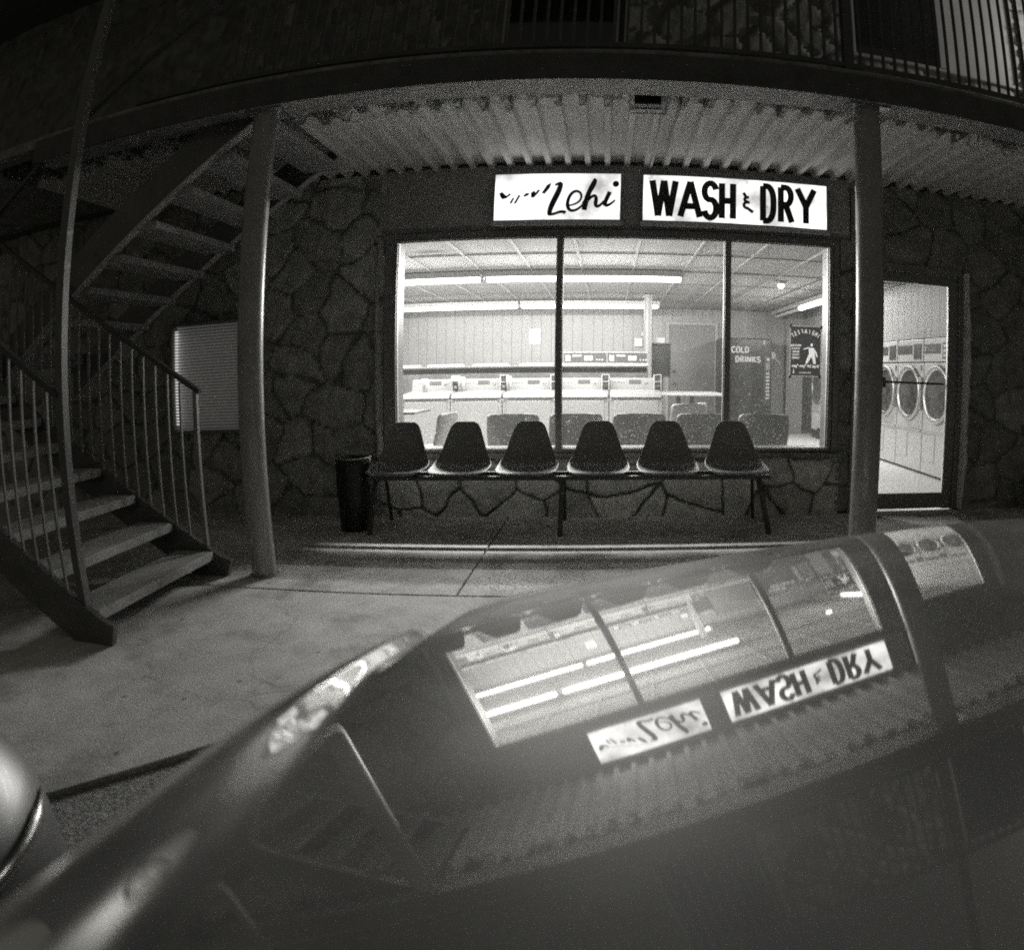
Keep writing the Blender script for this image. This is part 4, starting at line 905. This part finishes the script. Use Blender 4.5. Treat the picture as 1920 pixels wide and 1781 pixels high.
# ================================================================== CARS
A0 = (-.313, .18, -.264, -.081, .01, -.112); XC = .72
def q0(x, y):
    v = y - 1; return A0[0] + A0[1] * x + A0[2] * v + A0[3] * x * x + A0[4] * x * v + A0[5] * v * v
def hood_z(x, y):
    if x <= .40: z = q0(x, y)
    else:
        s = A0[1] + 2 * A0[3] * .40 + A0[4] * (y - 1); t = x - .40; Lh = XC - .40
        z = q0(.40, y) + s * t - s * t * t / (2 * Lh)
    return z + CH
def ridge_x(y): return -.212 - .026 * float(smooth01((y - .2) / .35)) - .075 * float(np.clip((y - .45) / .55, 0, 1.6)) ** 2
def left_section(y):
    xr = ridge_x(y); P = []
    xs = list(np.linspace(XC, -.05, 26)) + list(np.linspace(-.06, xr + .09, 8))[1:] + list(np.linspace(xr + .087, xr - .14, 190))
    am = .015 * (1 - float(smooth01((y - .95) / .25)))
    for x in xs:
        z = hood_z(x, y); d = x - xr
        z += am * math.exp(-(d / .016) ** 2) if d > 0 else am * math.exp(-(d / .06) ** 2)
        z -= .06 * (y - .45) * float(smooth01((-.195 - x) / .035))
        y0 = 1.80 - .60 * float(smooth01((.15 - x) / .45))
        if y > y0: z -= 1.0 * (y - y0) ** 2
        if d < 0: z -= .5 * d * d / .25
        P.append((x, z))
    # roll down the side
    (xa, za), (xb, zb_) = P[-2], P[-1]; th = math.atan2(za - zb_, xa - xb); x, z = xb, zb_
    r = .16; n = 10; t1 = R_(86)
    cx, cz_ = xb + r * math.sin(th), zb_ - r * math.cos(th)
    for i in range(1, n + 1):
        a = th + (t1 - th) * i / n; P.append((cx - r * math.sin(a), cz_ + r * math.cos(a)))
    x, z = P[-1]
    for dz, dx in ((.05, -.012), (.13, -.02), (.22, -.015), (.32, .01), (.42, .05), (.50, .10)): P.append((x + dx, z - dz))
    return P
def car_row(y, f=0, rn=.10):
    L_ = left_section(y); n = len(L_); out = []
    full = L_[::-1] + [(2 * XC - x, z) for x, z in L_[1:]]
    return full
car = thing('dark_car', 'dark glossy car whose curved hood mirrors the lit laundromat', 'car', (XC, .2, 0))
rows = []
ys = list(np.arange(-.62, 2.0, .035)); yn = ys[-1]
for y in ys: rows.append([(x, y, z) for x, z in car_row(y)])
# nose: turn down over a rounded edge
last = rows[-1]; prev = rows[-2]; K = 12
base = [Vector(p) for p in last]
zc_ = .62
for i in range(1, K + 1):
    a = math.pi / 2 * i / K; r = .20; row = []
    for j, p in enumerate(base):
        sl_ = (p.z - prev[j][2]) / .035
        side = min(1, max(0, (abs(p.x - XC) - .85) / .25)) if True else 0
        yy = p.y + r * math.sin(a) * (1 - .25 * side); dz = (r * (1 - math.cos(a)) + (-sl_) * r * math.sin(a)) * (1 - side) * (1 if p.z > .7 else .0)
        xx = p.x + (XC - p.x) * .22 * (1 - math.cos(a)) * (side + .15)
        row.append((xx, yy, p.z - dz))
    rows.append(row)
front = rows[-1]; low = [(x, y + .03, min(z, .20)) for x, y, z in front]
rows.append([(x, y + .015, z * .6 + min(z, .20) * .4) for x, y, z in front]); rows.append(low)
body = MB().grid(rows).build('hood_and_fenders', 'paint', car, 'dark glossy curved hood', fix=True)
# lower nose: bumper, grille, lamps
yN = front[len(front) // 2][1]
B(XC - .93, XC + .93, yN - .06, yN + .05, .18, .30).build('bumper', 'chrome', car, bevel=.03)
B(XC - .50, XC + .50, yN - .03, yN + .03, .31, .40).build('grille', 'dark', car, bevel=.01)
for s in (-1, 1): B(XC + s * .78 - .13, XC + s * .78 + .13, yN - .12, yN - .0, .30, .40).build('headlight', 'lens', car, bevel=.02)
# cabin behind the camera
xl, xr_ = XC - 1.08, XC + 1.08
cab = MB()
prof_ = [(-.60, 1.02), (-.62, 1.06), (-1.25, 1.58), (-1.6, 1.66), (-2.7, 1.64), (-3.3, 1.12), (-4.4, 1.05), (-4.55, .9), (-4.55, .35), (-.6, .35)]
def secx(z): return 1.07 - max(0, z - 1.0) * .35
P = []; F = []
for y, z in prof_: P += [(XC - secx(z), y, z), (XC + secx(z), y, z)]
n = len(prof_)
F = [(2 * i, 2 * i + 1, 2 * ((i + 1) % n) + 1, 2 * ((i + 1) % n)) for i in range(n)] + [tuple(2 * i for i in range(n)), tuple(2 * i + 1 for i in range(n))[::-1]]
cab.add(P, F).build('cabin', 'paint', car, bevel=.03)
wsn = MB(); wsn.add([(XC - .93, -.655, 1.10), (XC + .93, -.655, 1.10), (XC + .80, -1.21, 1.56), (XC - .80, -1.21, 1.56)], [(0, 1, 2, 3)]); wsn.v = [(x, y + .012, z + .02) for x, y, z in wsn.v]
wsn.build('windshield', 'glassdark', car)
for s in (-1, 1):
    sg = MB(); sg.add([(XC + s * 1.056, -.95, 1.12), (XC + s * 1.056, -2.9, 1.12), (XC + s * .90, -2.55, 1.56), (XC + s * .90, -1.5, 1.56)], [(0, 1, 2, 3)]); sg.v = [(x + s * .012, y, z) for x, y, z in sg.v]; sg.build('side_window', 'glassdark', car)
def wheel(parent, x, y, s, r=.33):
    wl2 = MB().lathe((x, y, r), [(.0, -.11), (r - .05, -.11), (r, -.08), (r, .08), (r - .05, .11), (.0, .11)], 36, 'x').build('wheel', 'rubber', parent)
    MB().lathe((x + s * .112, y, r), [(0, s * .005), (.12, s * .012), (.2, s * .0), (.21, -s * .01)], 30, 'x').build('rim', 'chrome', wl2)
for y in (.45, -3.55):
    for s in (-1, 1): wheel(car, XC + s * .93, y, s)

# silver car at the lower left
SX, SY = -.85, .765     # front right corner
sc2 = thing('silver_car', 'silver car corner with bright moulding poking in at the lower left', 'car', (-1.9, -1.2, 0))
def plan(inset, n=14, rc=.34, length=4.3, wid=1.78):
    x1, y1 = SX - inset, SY - inset; x0, y0 = SX - wid + inset, SY - length + inset; r = max(.02, rc - inset * .6)
    P = []
    for cx, cy, a0 in ((x1 - r, y1 - r, 0), (x0 + r, y1 - r, 90), (x0 + r, y0 + r, 180), (x1 - r, y0 + r, 270)):
        for i in range(n + 1): a = R_(a0 + 90 * i / n); P.append((cx + r * math.cos(a), cy + r * math.sin(a)))
    return P
lev = [(.02, .22), (.0, .36), (-.005, .50), (.0, .565), (.016, .60), (.045, .65), (.09, .70), (.15, .745), (.22, .78), (.32, .81), (.5, .83), (.7, .84)]
rows = []
for ins, z in lev:
    p = plan(ins); rows.append([(x, y, z) for x, y in p] + [(p[0][0], p[0][1], z)])
b2 = MB().grid(rows); b2.add(rows[-1][:-1], [tuple(range(len(rows[-1]) - 1))]); b2.build('body', 'carsilver', sc2)
# bright moulding round the corner
rows = []
for k in range(0, 15): 
    a = R_(-6 + 78 * k / 14) if k > 0 else R_(-6)
mo = MB(); pts = [(SX + .003, SY - .34 - .30 + .30 * i / 5) for i in range(5)] + [(SX - .34 + .343 * math.cos(R_(a)), SY - .34 + .343 * math.sin(R_(a))) for a in range(0, 46, 5)]
rows = []
for i, (x, y) in enumerate(pts):
    f = min(1, i / 4.0) * min(1, (len(pts) - 1 - i) / 3.0); h = .003 + .011 * f; nx, ny = (1, 0) if i < 5 else ((x - (SX - .34)) / .343, (y - (SY - .34)) / .343); t_ = .003 + .008 * f
    rows.append([(x, y, .565 - h), (x + nx * t_, y + ny * t_, .565 - h * .6), (x + nx * t_ * 1.2, y + ny * t_ * 1.2, .565), (x + nx * t_, y + ny * t_, .565 + h * .6), (x, y, .565 + h)])
mo.grid(rows).build('chrome_moulding', 'chrome', sc2)
hl = MB(); pl2 = plan(.075)
MB().lathe((SX - .26, SY - .22, .70), [(0, .055), (.07, .05), (.095, .03), (.10, -.03)], 32).build('headlight', 'lens', sc2)
MB().lathe((SX - .26, SY - .22, .70), [(.098, .01), (.101, .036), (.118, .032), (.123, -.03)], 32).build('headlight_gasket', 'rubber', sc2)
P = [(-1.25, 1.0), (-1.75, 1.36), (-3.1, 1.38), (-3.6, 1.0), (-3.6, .88), (-1.25, .88)]
c2 = MB(); V = []
for y, z in P: V += [(SX - .10 - max(0, z - .9) * .45, SY + y, z), (SX - 1.68 + max(0, z - .9) * .45, SY + y, z)]
n = len(P)
c2.add(V, [(2 * i, 2 * i + 1, 2 * ((i + 1) % n) + 1, 2 * ((i + 1) % n)) for i in range(n)] + [tuple(2 * i for i in range(n)), tuple(2 * i + 1 for i in range(n))]).build('cabin', 'glassdark', sc2, bevel=.02)
for y in (SY - .95, SY - 3.5):
    for s in (-1, 1): wheel(sc2, SX - .89 + s * .80, y, s, .31)
